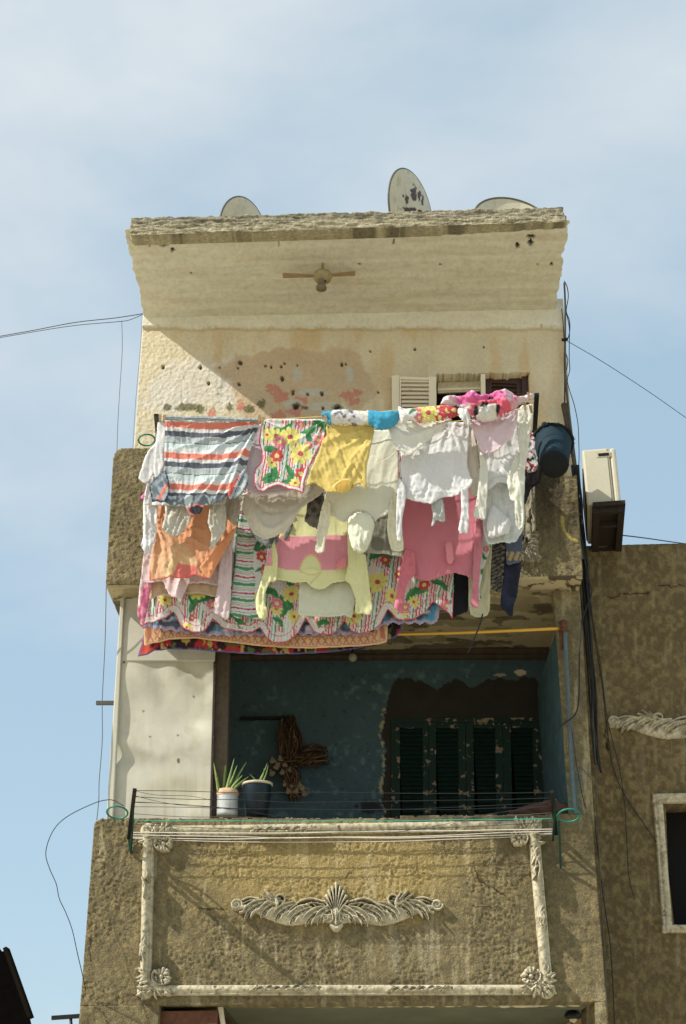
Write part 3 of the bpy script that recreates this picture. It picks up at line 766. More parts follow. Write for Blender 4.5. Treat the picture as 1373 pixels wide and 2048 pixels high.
def garland(cx, cy, sc, sy, Y, par, seed, halves=(-1, 1), shell=True, dv=.4, x1=None):
    """long leaf scroll with a shell in the middle, in the space of the enlarged photograph (670, 230) -> (cx, cy)"""
    R = Relief(cx-(625*sc if -1 in halves else 60*sc), cy-150*sy, x1 or cx+625*sc, cy+130*sy, 1.05)
    def T(x, y, sd=-1):
        dx = (x-670)*(1 if sd == -1 else -1); return (cx+dx*sc, cy+(y-230)*sy)
    k = sc
    for sd in halves:
        t = lambda x, y: T(x, y, sd)
        # body under the leaves
        R.stroke([t(120, 222), t(200, 225), t(300, 255), t(400, 275), t(500, 265), t(600, 260), t(660, 280)], 14*k, 42*k, .032, wm=46*k, smooth=True)
        R.spiral(*t(98, 210), 34*k, 1.6, 8*k, .034, sd)
        R.stroke([t(120, 250), t(160, 238), t(220, 200)], 10*k, 4*k, .03)
        # upper and lower rows of leaves sweeping out from the spine
        spine = crom([(600, 285), (540, 262), (470, 262), (400, 258), (340, 235), (280, 215), (210, 205), (150, 215)], 8)
        tips = [(146, 290), (238, 284), (318, 302), (402, 318), (492, 326), (560, 318)]
        for i, (x, y) in enumerate(tips):
            R.stroke([t(x+124, y-92), t(x+72, y-76), t(x+24, y-46), t(x, y)], 9*k, 4*k, .048, wm=21*k, tip=.0)
            R.stroke([t(x+86, y-56), t(x+50, y-40), t(x+32, y-8)], 7*k, 4*k, .044, wm=13*k)
            R.stroke([t(x+112, y-104), t(x+58, y-96), t(x+8, y-66), t(x-14, y-34)], 5*k, 2.5*k, .056, wm=9*k)
            R.groove([t(x+112, y-86), t(x+62, y-66), t(x+22, y-38), t(x+4, y-6)], 2.4*k, .036)
            for q, e in ((.25, 9), (.5, 12), (.75, 10)):
                mx_, my_ = x+112-108*q, y-86+80*q*q+10*q
                R.groove([t(mx_, my_), t(mx_-e*1.2, my_+e*1.5)], 1.7*k, .022); R.groove([t(mx_, my_), t(mx_-e*1.7, my_-e*.3)], 1.5*k, .018)
        R.stroke([t(592, 196), t(520, 180), t(460, 196), t(404, 238)], 9*k, 6*k, .050)
        R.stroke([t(600, 214), t(530, 204), t(476, 222), t(436, 250)], 6*k, 4*k, .056)
        for i in range(5):
            x = 572-i*30; R.stroke([t(x+12, 214+i*6), t(x-4, 206+i*6), t(x-16, 190+i*9)], 3*k, 2*k, .060, wm=4*k)
        # crest of three leaves and a hook
        for ex, ey, ww in ((238, 160, 9), (262, 138, 11), (300, 148, 9), (320, 172, 7)):
            R.stroke([t(335, 216), t((335+ex)/2+8, (216+ey)/2+8), t(ex, ey)], 6*k, 5*k, .068, wm=ww*1.1*k)
            R.groove([t(330, 210), t(ex+2, ey+6)], 1.8*k, .025)
        hook = [t(350+26*cos(a), 186+24*sin(a)) for a in np.linspace(.9*pi, 2.35*pi, 14)]
        R.stroke([t(330, 225)] + hook, 9*k, 6*k, .066)
        R.stroke([t(225, 178), t(170, 172), t(132, 186)], 8*k, 6*k, .036)
        R.stroke([t(230, 190), t(180, 188), t(140, 202)], 5*k, 4*k, .040)
    if shell:
        t = lambda x, y: T(x, y)
        for i in range(9):
            a = radians(-56+14*i); r = 118-abs(i-4)*5.5+(6 if i == 4 else 0)
            e = (668+sin(a)*r*.82, 268-cos(a)*r*1.35)
            R.stroke([t(667, 290), t(667+sin(a)*r*.3, 268-cos(a)*r*.5), t(*e)], 3*k, 9.5*k, .058)
            R.stroke([t(*e), t(e[0]+.5, e[1])], 12*k, 12*k, .052, smooth=False)
            if i < 8:
                a2 = a+radians(7); R.groove([t(667+sin(a2)*25, 268-cos(a2)*36), t(667+sin(a2)*r*.68, 268-cos(a2)*r*1.14)], 3.2*k, .046)
        R.spiral(*t(605, 284), 24*k, 1.4, 7*k, .050, 1, pi); R.spiral(*t(722, 282), 22*k, 1.4, 7*k, .050, -1)
        R.stroke([t(640, 240), t(650, 290), t(630, 305)], 6*k, 6*k, .055); R.stroke([t(690, 240), t(684, 290), t(700, 305)], 6*k, 6*k, .055)
        R.stroke([t(666, 250), t(666, 315)], 4*k, 10*k, .062); R.stroke([t(640, 322), t(668, 338), t(700, 320)], 14*k, 10*k, .045, wm=20*k)
    return R.build('leaf_garland', Y, par, seed, dv=dv)
garland(674, 1818, .3496, .375, 0.0, B, 401, dv=.15)
garland(1425, 1450, .3496, .262, YN, NB, 421, halves=(-1,), shell=True, dv=.3, x1=1470)

def corner_piece(cx, cy, fx, fy, par, Y, seed, s=1.0, leaf=True):
    """corner of the frame: leaf tuft on the outer corner and a scalloped rosette towards the middle"""
    R = Relief(cx-52*s, cy-52*s, cx+90*s, cy+90*s, 1.05) if 0 else Relief(cx-(26 if fx > 0 else 80)*s, cy-(24 if fy > 0 else 70)*s, cx+(80 if fx > 0 else 26)*s, cy+(70 if fy > 0 else 24)*s, 1.05)
    t = lambda x, y: (cx+fx*x*s, cy+fy*y*s)
    rnd = random.Random(seed)
    R.stroke([t(2, 2), t(14, 12), t(30, 26)], 19*s, 14*s, .030)
    for i in range(46):
        a = rnd.uniform(-1.2, 2.8); r = rnd.uniform(4, 26); x = 14+cos(a+pi)*r*.75; y = 13+sin(a+pi)*r*.75
        if rnd.random() < .45: x, y = rnd.uniform(-8, 52), rnd.uniform(-6, 12)
        elif rnd.random() < .5: x, y = rnd.uniform(-8, 10), rnd.uniform(-6, 48)
        q = math.atan2(y-22, x-26)+rnd.uniform(-.7, .7); l = rnd.uniform(9, 15)
        R.stroke([t(x, y), t(x+cos(q)*l*.5+rnd.uniform(-2, 2), y+sin(q)*l*.5+rnd.uniform(-2, 2)), t(x+cos(q)*l, y+sin(q)*l)], 2.2*s, 1.6*s, rnd.uniform(.040, .066), wm=3.4*s, tip=-.010)
    # rosette
    rx, ry, rr = 37, 32, 15.5
    R.stroke([t(rx, ry), t(rx+.3, ry)], 17*s, 17*s, .030, smooth=False)
    for i in range(9):
        a = -.95*pi/2+2*pi*i/13+rnd.uniform(-.12, .12); k = rnd.uniform(.95, 1.25)
        R.stroke([t(rx+cos(a)*rr*.5, ry+sin(a)*rr*.45), t(rx+cos(a)*rr*k, ry+sin(a)*rr*k*.9)], 2.2*s, 5.2*s, rnd.uniform(.038, .052), smooth=False)
    for i in range(7): R.groove([t(rx+rnd.uniform(-8, 8), ry+rnd.uniform(-8, 8)), t(rx+rnd.uniform(-14, 14), ry+rnd.uniform(-14, 14))], 1.3*s, .022)
    arc = [t(rx+cos(a)*rr*1.3, ry+sin(a)*rr*1.15) for a in np.linspace(.75*pi, 1.85*pi, 14)]
    R.stroke(arc, 2.6*s, 2.2*s, .050, smooth=False)
    R.stroke([t(rx, ry), t(rx+.3, ry)], 5.5*s, 5.5*s, .050, smooth=False)
    for i in range(9):
        R.groove([arc[i+2], tuple(np.array(arc[i+2])*.75+np.array(t(rx, ry))*.25)], .9*s, .014)
    return R.build('corner_ornament', Y, par, seed, dv=.4)
def moulded_frame(par, Y, tl, tr, br, bl, seed, w=10, s=1.0, right_low=None):
    F = empty('moulded_frame', U((tl[0]+br[0])/2, (tl[1]+br[1])/2, Y), parent=par)
    frame_piece(((tl[0]+15, tl[1], tr[0]-12, tr[1]), w), Y, F, seed, h=.050)
    frame_piece(((bl[0]+15, bl[1], br[0]-12, br[1]), w), Y, F, seed+10, h=.045)
    frame_piece(((bl[0], bl[1]-15, tl[0], tl[1]+15), w*1.1), Y, F, seed+20, h=.075)
    frame_piece(((br[0], br[1]-15, tr[0], tr[1]+15), w*1.1), Y, F, seed+30, h=.070)
    corner_piece(tl[0]-2, tl[1]-2, 1, 1, F, Y, seed+41, s)
    corner_piece(tr[0]+2, tr[1]-2, -1, 1, F, Y, seed+42, s)
    corner_piece(br[0]+2, br[1]+3, -1, -1, F, Y, seed+43, s*1.05)
    corner_piece(bl[0]-2, bl[1]+3, 1, -1, F, Y, seed+44, s*1.05)
    # leaf runs lying on the rails
    rnd = random.Random(seed)
    for (xa, ya, xb, yb) in [(tl[0]+205, tl[1]-1, tl[0]+330, tl[1]-3), (bl[0]+210, bl[1]-3, bl[0]+335, bl[1]-5), (br[0]-320, br[1]-1, br[0]-200, br[1]-3)]:
        R = Relief(min(xa, xb)-6, min(ya, yb)-12, max(xa, xb)+6, max(ya, yb)+12, 1.0)
        n = 14
        for i in range(n):
            x = xa+(xb-xa)*i/n; y = ya+(yb-ya)*i/n
            R.stroke([(x, y+5), (x+7, y+(-3 if i % 2 else 2)), (x+14, y-6+2*(i % 3))], 2.4, 1.4, .052)
        R.stroke([(xa, ya+3), (xa+20, ya-3), (xa+50, ya+4), (xb, yb-2)], 2.2, 2, .050)
        R.build('leaf_run', Y, F, seed+50, dv=.3)
    for (xa, ya, xb, yb) in [(tl[0]-2, tl[1]+40, bl[0]-2, bl[1]-40), (tr[0], tr[1]+40, br[0], br[1]-40)]:
        R = Relief(min(xa, xb)-15, ya-4, max(xa, xb)+15, yb+4, 1.05)
        for i in range(9):
            q = rnd.choice((rnd.uniform(0, .25), rnd.uniform(.6, 1), rnd.uniform(0, 1)))*.9
            x = xa+(xb-xa)*q+rnd.uniform(-4, 4); y = ya+(yb-ya)*q; sd = rnd.choice((-1, 1)); l = rnd.uniform(18, 40)
            R.stroke([(x-3*sd, y), (x+3*sd, y+l*.4), (x+rnd.uniform(-5, 5), y+l)], 3.0, 1.4, .084, wm=3.6)
            R.stroke([(x+4*sd, y+6), (x-1*sd, y+14), (x+5*sd, y+24)], 2.2, 1.2, .078)
        R.build('leaf_run', Y, F, seed+55, dv=.25)
    return F
moulded_frame(B, -.004, (298, 1663), (1068, 1652), (1094, 1980), (292, 1981), 501, w=10.5, s=.88)
FRK[0] = .5
moulded_frame(B, -.204, (316, 935), (1060, 925), (1062, 1108), (312, 1125), 561, w=9, s=.85)

# ------------------------------------------------------------------ roof dishes
def dish(cx, cy, rad, depth, az, el, Y, label, mat, rust=False):
    c = U(cx, cy, Y)
    D = empty('satellite_dish', (c.x, c.y+.15, ZR+.28), label, 'satellite dish', 'satellite dishes on the roof')
    ax = Vector((cos(el)*sin(az), cos(el)*cos(az), sin(el)))        # the hollow side looks this way
    prof = [(rad*t, depth*t*t) for t in np.linspace(0.001, 1, 14)]
    outer = [(rad*1.0, depth)] + [(rad*t, depth*t*t-.006) for t in np.linspace(1, .001, 14)]
    x = ax.cross(Vector((0, 0, 1))).normalized(); y = ax.cross(x)
    T_ = np.linspace(0, 1, 46)[:, None]; A_ = np.linspace(0, 2*pi, 120)[None, :]
    cx_, ax_, x_, y_ = (np.array(q) for q in (c, ax, x, y))
    def surf(off):
        rr = np.maximum(T_, .002)*rad
        return cx_ + ax_*((depth*T_**2 + off)*np.ones_like(A_))[..., None] + x_*(rr*np.cos(A_))[..., None] + y_*(rr*np.sin(A_))[..., None]
    V = surf(0); px, py = PA(V)
    cc = np.ones(px.shape+(3,))*S(196, 190, 166)*(.85+.3*fb(px/30, py/30, 731))[..., None]
    cc = blend(cc, sstep(.60, .75, fb(px/5, py/16, 733))*.35, S(150, 128, 92))
    if rust:
        for q in [(827, 388, 6, 17), (813, 398, 4, 9), (838, 392, 3.5, 12), (844, 404, 2.5, 9), (818, 419, 16, 4), (845, 396, 2, 6), (806, 392, 2, 3)]:
            cc = blend(cc, blob(px, py, *q, 735, .7, .12)*.95, S(58, 32, 26))
    M_D = bpy.data.materials.get('dish_enamel') or vmat('dish_enamel', .55, noise=30, var=.12, bump=.1, bdist=.002, bscale=40, spec=.4)
    grid('reflector', V, None, M_D, D, cc); grid('reflector_back', surf(-.006), None, M_D, D, cc)
    ring = [c+ax*depth+(x*cos(a)+y*sin(a))*rad for a in np.linspace(0, 2*pi, 48, endpoint=False)]
    MB().tube(ring, .010, 6, closed=True).build('rim', M_RIM, D)
    foot = Vector((c.x, c.y+.15, ZR+.28)); k = c-ax*.02
    MB().tube([foot, Vector((foot.x, foot.y, k.z)), k], .022, 8).build('mast', M_RUST, D)
    if cx > 900: return D
    low = c+ax*depth-Vector((0, 0, 1))*rad*.95
    low.z = max(low.z, ZR+.32)
    MB().tube([low, c+ax*(depth+rad*.9)], .010, 6).tube([c+ax*(depth+rad*.9), c+ax*(depth+rad*.75)], .03, 10).build('feed_arm', M_RIM, D)
    return D
dish(497, 466, .335, .06, radians(122-180), radians(14), .55, 'grey satellite dish at the left end of the roof, half hidden by the edge', M_DISHP)
dish(836, 424, .405, .07, radians(120+180), radians(8), .35, 'rust stained tall narrow satellite dish in the middle of the roof', M_DISH, rust=True)
dish(1024, 456, .365, .06, radians(168), radians(16), .45, 'wide pale satellite dish at the right end of the roof, low behind the edge', M_DISHP)

# ------------------------------------------------------------------ ceiling fan
def zcorn(y):
    v = (y-YB)/(YF-YB); zb = U(690, 628, .8).z; zf = U(690, 455, YF).z
    return zb+(zf-zb)*v+.075*(v**.6-v)
FY = next(q for q in np.arange(.79, -.35, -.01) if zcorn(q)-U(646, 553, q).z > .13)
fc = U(646, 553, FY)
FN = empty('ceiling_fan', (fc.x, fc.y, fc.z+.06), 'old brown two bladed ceiling fan under the roof cornice', 'ceiling fan')
zc = ZR+.07
MB().lathe([(.012, .12), (.012, .05), (.05, .05), (.075, .03), (.082, 0), (.07, -.035), (.035, -.045), (.03, -.05)], fc, 20).build('motor_housing', M_BRASS, FN)
MB().lathe([(.03, -.05), (.032, -.11), (.046, -.115), (.046, -.135), (.001, -.137)], fc+Vector((-.012, -.01, 0)), 20).build('lower_cap', pm('cap_grey', 120, 108, 90), FN)
for sd, ex in ((-1, 566), (1, 711)):
    e = U(ex, 552.5 if sd < 0 else 548, FY)
    d = (e-fc); a = fc+d*.16
    wd = Vector((0, 1, .12)).normalized()
    P = [a+wd*.022, e+wd*.042, e-wd*.042, a-wd*.022]
    MB().hexa([p+Vector((0, 0, .012)) for p in P]+[p+Vector((0, 0, .004)) for p in P]).build('blade', M_FANB, FN)
MB().tube([fc+Vector((0, 0, .1)), fc+Vector((0, 0, .15))], .012, 8).build('hanging_rod', M_BRASS, FN)

# ------------------------------------------------------------------ air conditioner on its shelf
xa, xb = U(1168, 1000, .1).x, U(1242, 1000, .1).x
zt = U(1200, 1003, .02).z
SH = empty('air_conditioner_shelf', ((xa+xb)/2, .02, zt), 'dark brown wooden shelf jutting from the right side of the house under the air conditioner', 'shelf')
SH.rotation_euler.z = -radians(7)
s0, s1 = XR+.045, U(1250, 1000, .02).x
MB().box((s0, .02, zt-.035), (s1, .88, zt)).build('shelf_board', M_BOARD, SH)
MB().box((s0, .05, zt-.085), (s0+.05, .88, zt-.037)).box((s1-.06, .05, zt-.085), (s1-.01, .88, zt-.037)).box((s0+.052, .05, zt-.08), (s1-.062, .10, zt-.037)).box((s0+.052, .30, zt-.08), (s1-.062, .35, zt-.037)).box((s0+.052, .80, zt-.08), (s1-.062, .86, zt-.037)).build('shelf_bearer', M_BOARD, SH)
AC = empty('air_conditioner', ((xa+xb)/2, .08, zt), 'cream air conditioner unit standing on the shelf beside the right edge of the house', 'air conditioner')
AC.rotation_euler.z = -radians(8)
za, zb_ = zt+.004, U(1200, 899, .1).z
MB().box((xa+.02, .08, za), (xb-.055, .84, zb_)).build('casing', M_AC, AC, bevel=.018)
MB().box((xb-.053, .082, za), (xb-.005, .842, zb_-.004)).build('front_cover', M_AC, AC, bevel=.016)
hx = U(1197, 911, .075)
MB().box((U(1193, 905, .07).x, .0765, U(1193, 914, .07).z), (U(1221, 905, .07).x, .0795, U(1193, 903, .07).z)).build('handle_frame', M_AC if 0 else pm('handle_frame', 180, 170, 150), AC)
MB().box((U(1197, 905, .07).x, .0735, U(1193, 912, .07).z), (U(1218, 905, .07).x, .0762, U(1193, 906.5, .07).z)).build('handle_slot', M_DARK, AC)
MB().tube([Vector((xa-.02, .3, za+.03)), Vector((xa-.05, .25, za+.02)), Vector((xa-.06, .2, za-.1)), Vector((xa-.05, .2, za-.4))], .010, 7).build('refrigerant_pipe', M_WIREG, AC)
MB().box((xb-.075, .0785, za+.01), (xb-.072, .0798, zb_-.01)).build('panel_seam', M_DARK, AC)
MB().box((xa+.012, .12, za+.02), (xa+.0195, .8, zb_-.15)).build('coil_grille', M_DARK, AC)

# ------------------------------------------------------------------ yellow rail, pipes, strap
cable('curtain_pole', [(760, 1269), (900, 1266), (1010, 1262), (1122, 1257)], .0, .013, M_YEL, 'yellow painted pole across the ceiling of the lower balcony', 'pole')
cable('drain_pipe', [(1129, 1240), (1130, 1262), (1137, 1400), (1147, 1580), (1152, 1628)], -.0, .016, M_PIPE, 'thin blue grey pipe running down the right pier of the lower balcony', 'pipe', n=10)
MB().tube([U(1127, 1243, -.02), U(1128, 1262, -.02)], .030, 10).tube([U(1122, 1258, 0), U(1124, 1300, .02)], .012, 6).build('pipe_clamp', M_RUST)
tagit(bpy.data.objects['pipe_clamp'], 'rusty clamp joining the yellow pole and the blue grey pipe', 'clamp')
cable('dark_strap', [(966, 1228, -.5), (960, 1250, -.45), (950, 1275, -.4), (936, 1306, -.4)], -.4, .006, M_WIRE, 'dark cord dangling below the clothes in front of the ceiling', 'cord')
bl = MB().ball(U(706, 1315, 1.0), .036, 16); o = bl.build('light_bulb', pm('dusty_glass', 150, 146, 128, .3), None); tagit(o, 'dusty round bulb hanging under the balcony ceiling', 'light bulb')
MB().tube([U(706, 1309, 1.0), U(706, 1296, 1.0)], .012, 8).build('socket', M_BLACK, o)

# lantern at the foot of the photograph
lc = U(1146, 2028, .6)
LT = empty('hanging_lamp', lc, 'small dark lamp hanging under the lowest ceiling at the right', 'lamp')
MB().lathe([(.005, .03), (.05, .012), (.062, -.01), (.055, -.03), (.03, -.035)], lc, 18).build('lamp_shade', M_BLACK, LT)
MB().ball(lc+Vector((0, 0, -.03)), .03, 12).build('bulb', pm('lamp_glass', 190, 180, 150, .3), LT)
MB().tube([lc+Vector((-.01, 0, -.04)), lc+Vector((-.02, 0, -.16)), lc+Vector((.03, 0, -.16))], .006, 6).tube([lc+Vector((0, 0, .03)), Vector((lc.x, lc.y, ZL))], .006, 6).build('lamp_bracket', M_BLACK, LT)

# ------------------------------------------------------------------ potted plants on the parapet
def leafblade(a, b, c, w, mat, name, par, thick=.012):
    """fleshy tapering leaf through three points"""
    P = crom([a, b, c], 6); m = MB()
    n = len(P); r = [w*(1-(i/(n-1))**1.4)*(.8+.2*(i > 1))+.001 for i in range(n)]
    m.tube(P, r, 6)
    return m.build(name, mat, par)
pz = U(450, 1637, .11).z
zlo = U(690, 1634, .1).z
p1 = U(454, 1634, .11)
P1 = empty('aloe_plant', p1, 'spiky aloe in a grey metal pot on the left of the parapet', 'potted plant')
r1 = .079
MB().lathe([(.001, 0), (r1*.98, 0), (r1, .02), (r1, .15), (r1*1.0, .165)], p1, 28).build('pot', M_BUCKG, P1)
MB().lathe([(r1*1.04, .15), (r1*1.08, .165), (r1*.96, .192), (r1*.90, .196), (r1*.5, .185), (.001, .185)], p1, 28).build('pot_rim', pm('chipped_rim', 190, 160, 130, .8, var=.35), P1)
tips = [(427, 1521), (453, 1512), (441, 1545), (469, 1517), (475, 1530), (494, 1523), (486, 1550), (426, 1530), (419, 1536), (460, 1560), (498, 1553), (448, 1560), (433, 1566)]
for i, (tx, ty) in enumerate(tips):
    bx = 447+(tx-456)*.25
    a = U(bx, 1592, .11+.03*((i % 3)-1)); c = U(tx, ty, .06+.05*(i % 3)); b = (a+c)/2 + Vector((0, -.01, -.01+(.018 if abs(tx-456) > 24 else 0)))
    leafblade(a, b, c, .014, M_LEAFB if i in (7, 8) else M_LEAFA, 'leaf', P1)
p2 = U(514, 1634, .12)
P2 = empty('planter_bucket', p2, 'dark blue plastic bucket with a pale rim and thin shoots, right of the aloe', 'potted plant')
MB().lathe([(.001, 0), (.082, 0), (.104, .20), (.106, .235)], p2, 30).build('pot', M_BUCKB, P2)
MB().lathe([(.106, .225), (.113, .228), (.113, .242), (.100, .242), (.098, .21), (.001, .205)], p2, 30).build('pot_rim', pm('pale_rim', 186, 176, 150, .6), P2)
for a, c in (((520, 1560), (535, 1526)), ((527, 1562), (537, 1530)), ((512, 1562), (500, 1549)), ((522, 1560), (529, 1537))):
    A = U(*a, .12); C_ = U(*c, .10); leafblade(A, (A+C_)/2+Vector((.005, 0, 0)), C_, .006, M_LEAFA, 'leaf', P2)

# ------------------------------------------------------------------ garlic hanging on the back wall
gc = U(585, 1440, YW-.06)
GA = empty('garlic_bunch', gc, 'dried garlic bunches with brown stalks hanging on the blue back wall', 'garlic bunch')
rnd = random.Random(5)
def stalks(a, b, spread, n, name='dried_stalks'):
    ms = [MB(), MB(), MB()]; A = U(*a, YW-.07); Bv = U(*b, YW-.07); d = (Bv-A); side = d.cross(Vector((0, 1, 0))).normalized()
    for i in range(n):
        s = rnd.uniform(-1, 1); e = s*.5+rnd.uniform(-.8, .8)
        p = A+side*s*spread*.8+d*rnd.uniform(-.12, .35)+Vector((0, rnd.uniform(-.05, .04), 0)); q = Bv+side*e*spread*1.1+d*rnd.uniform(-.35, .2)+Vector((0, rnd.uniform(-.06, .04), 0))
        mid = (p+q)/2+side*rnd.uniform(-1, 1)*spread*.9+Vector((0, rnd.uniform(-.07, .0), 0))
        ms[rnd.choice((0, 0, 1, 1, 2))].tube(crom([p, mid, q], 4), rnd.uniform(.0025, .006), 4)
    for m, mt in zip(ms, M_STRAW): m.build(name, mt, GA)
stalks((578, 1440), (580, 1525), .07, 190); stalks((575, 1530), (590, 1590), .05, 130); stalks((590, 1520), (646, 1510), .06, 150); stalks((545, 1530), (590, 1535), .04, 60)
bulbs = [(546, 1522), (562, 1519), (545, 1547), (553, 1535), (570, 1531), (580, 1541), (566, 1545), (572, 1568), (578, 1583), (592, 1583), (600, 1572), (585, 1572), (610, 1588), (606, 1577), (556, 1530)]
for i, (x, y) in enumerate(bulbs):
    c = U(x, y, YW-.12); MB().lathe([(.001, -.022), (.018, -.018), (.027, -.004), (.024, .010), (.010, .022), (.005, .036)], c, 10, (rnd.uniform(-.6, .6), -.3, 1)).build('bulb', M_GARLIC, GA)
rk = empty('hook_rail', U(520, 1438, YW-.03), 'dark hook rail on the back wall left of the garlic', 'hook rail')
a, b = U(482, 1437, YW-.03), U(592, 1436, YW-.03)
MB().beam(a, b, .02, .025).build('rail', M_BLACK, rk)
for i in range(12):
    p = a+(b-a)*(i/11)
    MB().tube([p, p+Vector((0, -.01, -.02)), p+Vector((0, -.025, -.025)), p+Vector((0, -.03, -.012))], .003, 5).build('hook', M_BLACK, rk)
# brown folded cover at the right of the parapet
def tarp():
    m = [(1020, 1624), (1050, 1612), (1075, 1606), (1108, 1598), (1122, 1606), (1152, 1618), (1160, 1630), (1090, 1632), (1020, 1632)]
    cloth_obj('folded_cover', m, .10, lambda x, y, d: np.ones(x.shape+(3,))*S(84, 56, 46), None, seed=9, amp=.02, lam=14, bulge=.03, tilt=60, mat=M_CLOTH,
              label='brown folded cover lying on the right end of the lower parapet', cat='cover')
# ------------------------------------------------------------------ cloth
def in_poly(x, y, P):
    ins = np.zeros(x.shape, bool); n = len(P)
    for i in range(n):
        x0, y0 = P[i]; x1, y1 = P[(i+1) % n]
        if y0 == y1: continue
        c = ((y0 > y) != (y1 > y)) & (x < (x1-x0)*(y-y0)/(y1-y0)+x0)
        ins ^= c
    return ins
def near_poly(x, y, P):
    best = np.full(x.shape, 1e9); qx = x.copy(); qy = y.copy(); n = len(P)
    for i in range(n):
        ax, ay = P[i]; dx, dy = P[(i+1) % n][0]-ax, P[(i+1) % n][1]-ay
        t = np.clip(((x-ax)*dx+(y-ay)*dy)/max(dx*dx+dy*dy, 1e-9), 0, 1)
        ex, ey = ax+t*dx, ay+t*dy; e = np.hypot(x-ex, y-ey); k = e < best
        best = np.where(k, e, best); qx = np.where(k, ex, qx); qy = np.where(k, ey, qy)
    return best, qx, qy
def cloth_obj(name, out, Y, cf, parent, seed=1, amp=.018, lam=16, tilt=0, pins=(), creases=(), bulge=0, mat=None, step=2.5, fine=1.0,
              label=None, cat=None, group=None, curve=0, round_=3, flare=.5, lean=0):
    """a hanging cloth: outline as seen, laid out at depth Y, with folds, tension creases from the pegs and a turned hem"""
    if round_ > 1:
        q_ = [np.array(p, float) for p in out]; sm_ = crom(out, round_, closed=True); P = []
        for i, p in enumerate(sm_):
            k_, t_ = divmod(i, round_); li = q_[k_]+(q_[(k_+1) % len(q_)]-q_[k_])*t_/round_
            P.append(tuple(p*.45+li*.55+np.array([fb(i*.7, 1., seed, 2)-.5, fb(i*.7, 7., seed, 2)-.5])*(2.2 if t_ else .8)))
    else: P = [tuple(map(float, p)) for p in out]
    xs = [p[0] for p in P]; ys = [p[1] for p in P]
    x0, x1, y0, y1 = min(xs)-step, max(xs)+step, min(ys)-step, max(ys)+step
    gx = np.arange(x0, x1+step, step); gy = np.arange(y0, y1+step, step)
    X, Yp = np.meshgrid(gx, gy)
    xc = (X[:-1, :-1]+X[1:, 1:])/2; yc = (Yp[:-1, :-1]+Yp[1:, 1:])/2
    keep = in_poly(xc, yc, P)
    d, qx, qy = near_poly(X, Yp, P)
    ins = in_poly(X, Yp, P)
    u = np.zeros_like(keep); 
    snap = (~ins) | (d < step*.45)
    X2 = np.where(snap & (d < step*1.6), qx, X); Y2 = np.where(snap & (d < step*1.6), qy, Yp)
    de = np.where(ins, d, 0)
    v = np.clip((Y2-min(ys))/(max(ys)-min(ys)+1e-6), 0, 1)
    ct, st = cos(radians(tilt)), sin(radians(tilt))
    a = (X2*ct - Y2*st); b = (X2*st + Y2*ct)
    wa = a + (fb(a/(lam*3), b/(lam*4), seed+3, 2)-.5)*lam*1.6
    n1 = 1-np.abs(fb(wa/lam, b/(lam*6), seed, 2)*2-1)*1.7
    n2 = 1-np.abs(fb(wa/(lam*.42)+3, b/(lam*4.5), seed+7, 2)*2-1)*1.9
    n3 = fb(X2/(lam*2.6), Y2/(lam*3.2), seed+11, 2)-.5
    grow = (1-flare) + flare*np.sqrt(v)
    h = amp*((n1-.5)*.72*grow + np.clip(n2, 0, 1)**1.2*.50*fine*grow + n3*1.3)
    n5 = 1-np.abs(fb(wa/(lam*.2)+9, b/(lam*2.2), seed+29, 2)*2-1)*2
    h = h + .0028*fine*np.clip(n5, 0, 1)**1.5
    n4 = 1-np.abs(fb(X2/11+Y2/26, Y2/9-X2/30, seed+13, 3)*2-1)
    h = h + amp*.30*fine*(np.clip(n4-.45, 0, 1)**1.3*2-.5)
    for p in pins:
        px_, py_, R, k, am = p[:5]
        rr = np.hypot(X2-px_, Y2-py_)+1; th = np.arctan2(Y2-py_, X2-px_)
        ph = th*k + (fb(rr/40, th*2, seed+17)-.5)*3
        h = h + am*(1-np.abs(np.sin(ph)))**1.6*np.minimum(rr/14, 1)*np.exp(-(rr/R)**1.5)
    for c in creases:
        pts, wd, am = c
        dd, tt = segd(X2, Y2, crom(pts, 4) if len(pts) > 2 else pts)
        h = h + am*np.exp(-(dd/wd)**2)*np.sqrt(np.clip(np.sin(pi*np.clip(tt*.96+.02, 0, 1)), 0, 1))
    if bulge: h = h + bulge*np.sqrt(np.clip(1-(1-np.clip(de/ (max(8, min(x1-x0, y1-y0)*.42)), 0, 1))**2, 0, 1))
    h = h + .0022*np.exp(-((de-3.8)/1.5)**2)
    V = UA(X2, Y2, Y)
    V[..., 1] -= h
    if curve: V[..., 1] -= curve*v*v
    if lean: V[..., 1] -= lean*v
    wx = X2 + h*22; wy = Y2 + h*14
    cols = cf(wx, wy, de)
    lum = cols.mean(-1, keepdims=True)
    cols = cols*(1-.16*np.exp(-((de-5.2)/.9)**2)*(fb(X2/40, Y2/40, seed+37) > .42))[..., None]
    cols = np.minimum(cols*.92+lum*.13+.014, .74)
    cols = cols*(.955+.09*fb(X2/20, Y2/20, seed+19))[..., None]
    o = grid(name, V, keep, mat or M_CLOTH, parent, cols)
    s = o.modifiers.new('thickness', 'SOLIDIFY'); s.thickness = .0022; s.offset = 0
    if label: tagit(o, label, cat, group)
    return o
def plain(c, c2=None, sc=40, seed=3):
    c = np.array(c)
    def f(x, y, d):
        o = np.ones(x.shape+(3,))*c
        if c2 is not None: o = blend(o, sstep(.4, .7, fb(x/sc, y/sc, seed)), c2)
        return o
    return f
WHT = S(240, 237, 230); CRM = S(228, 222, 200); LGR = S(200, 199, 194)
GRP = 'laundry hanging on the upper clothes rack'
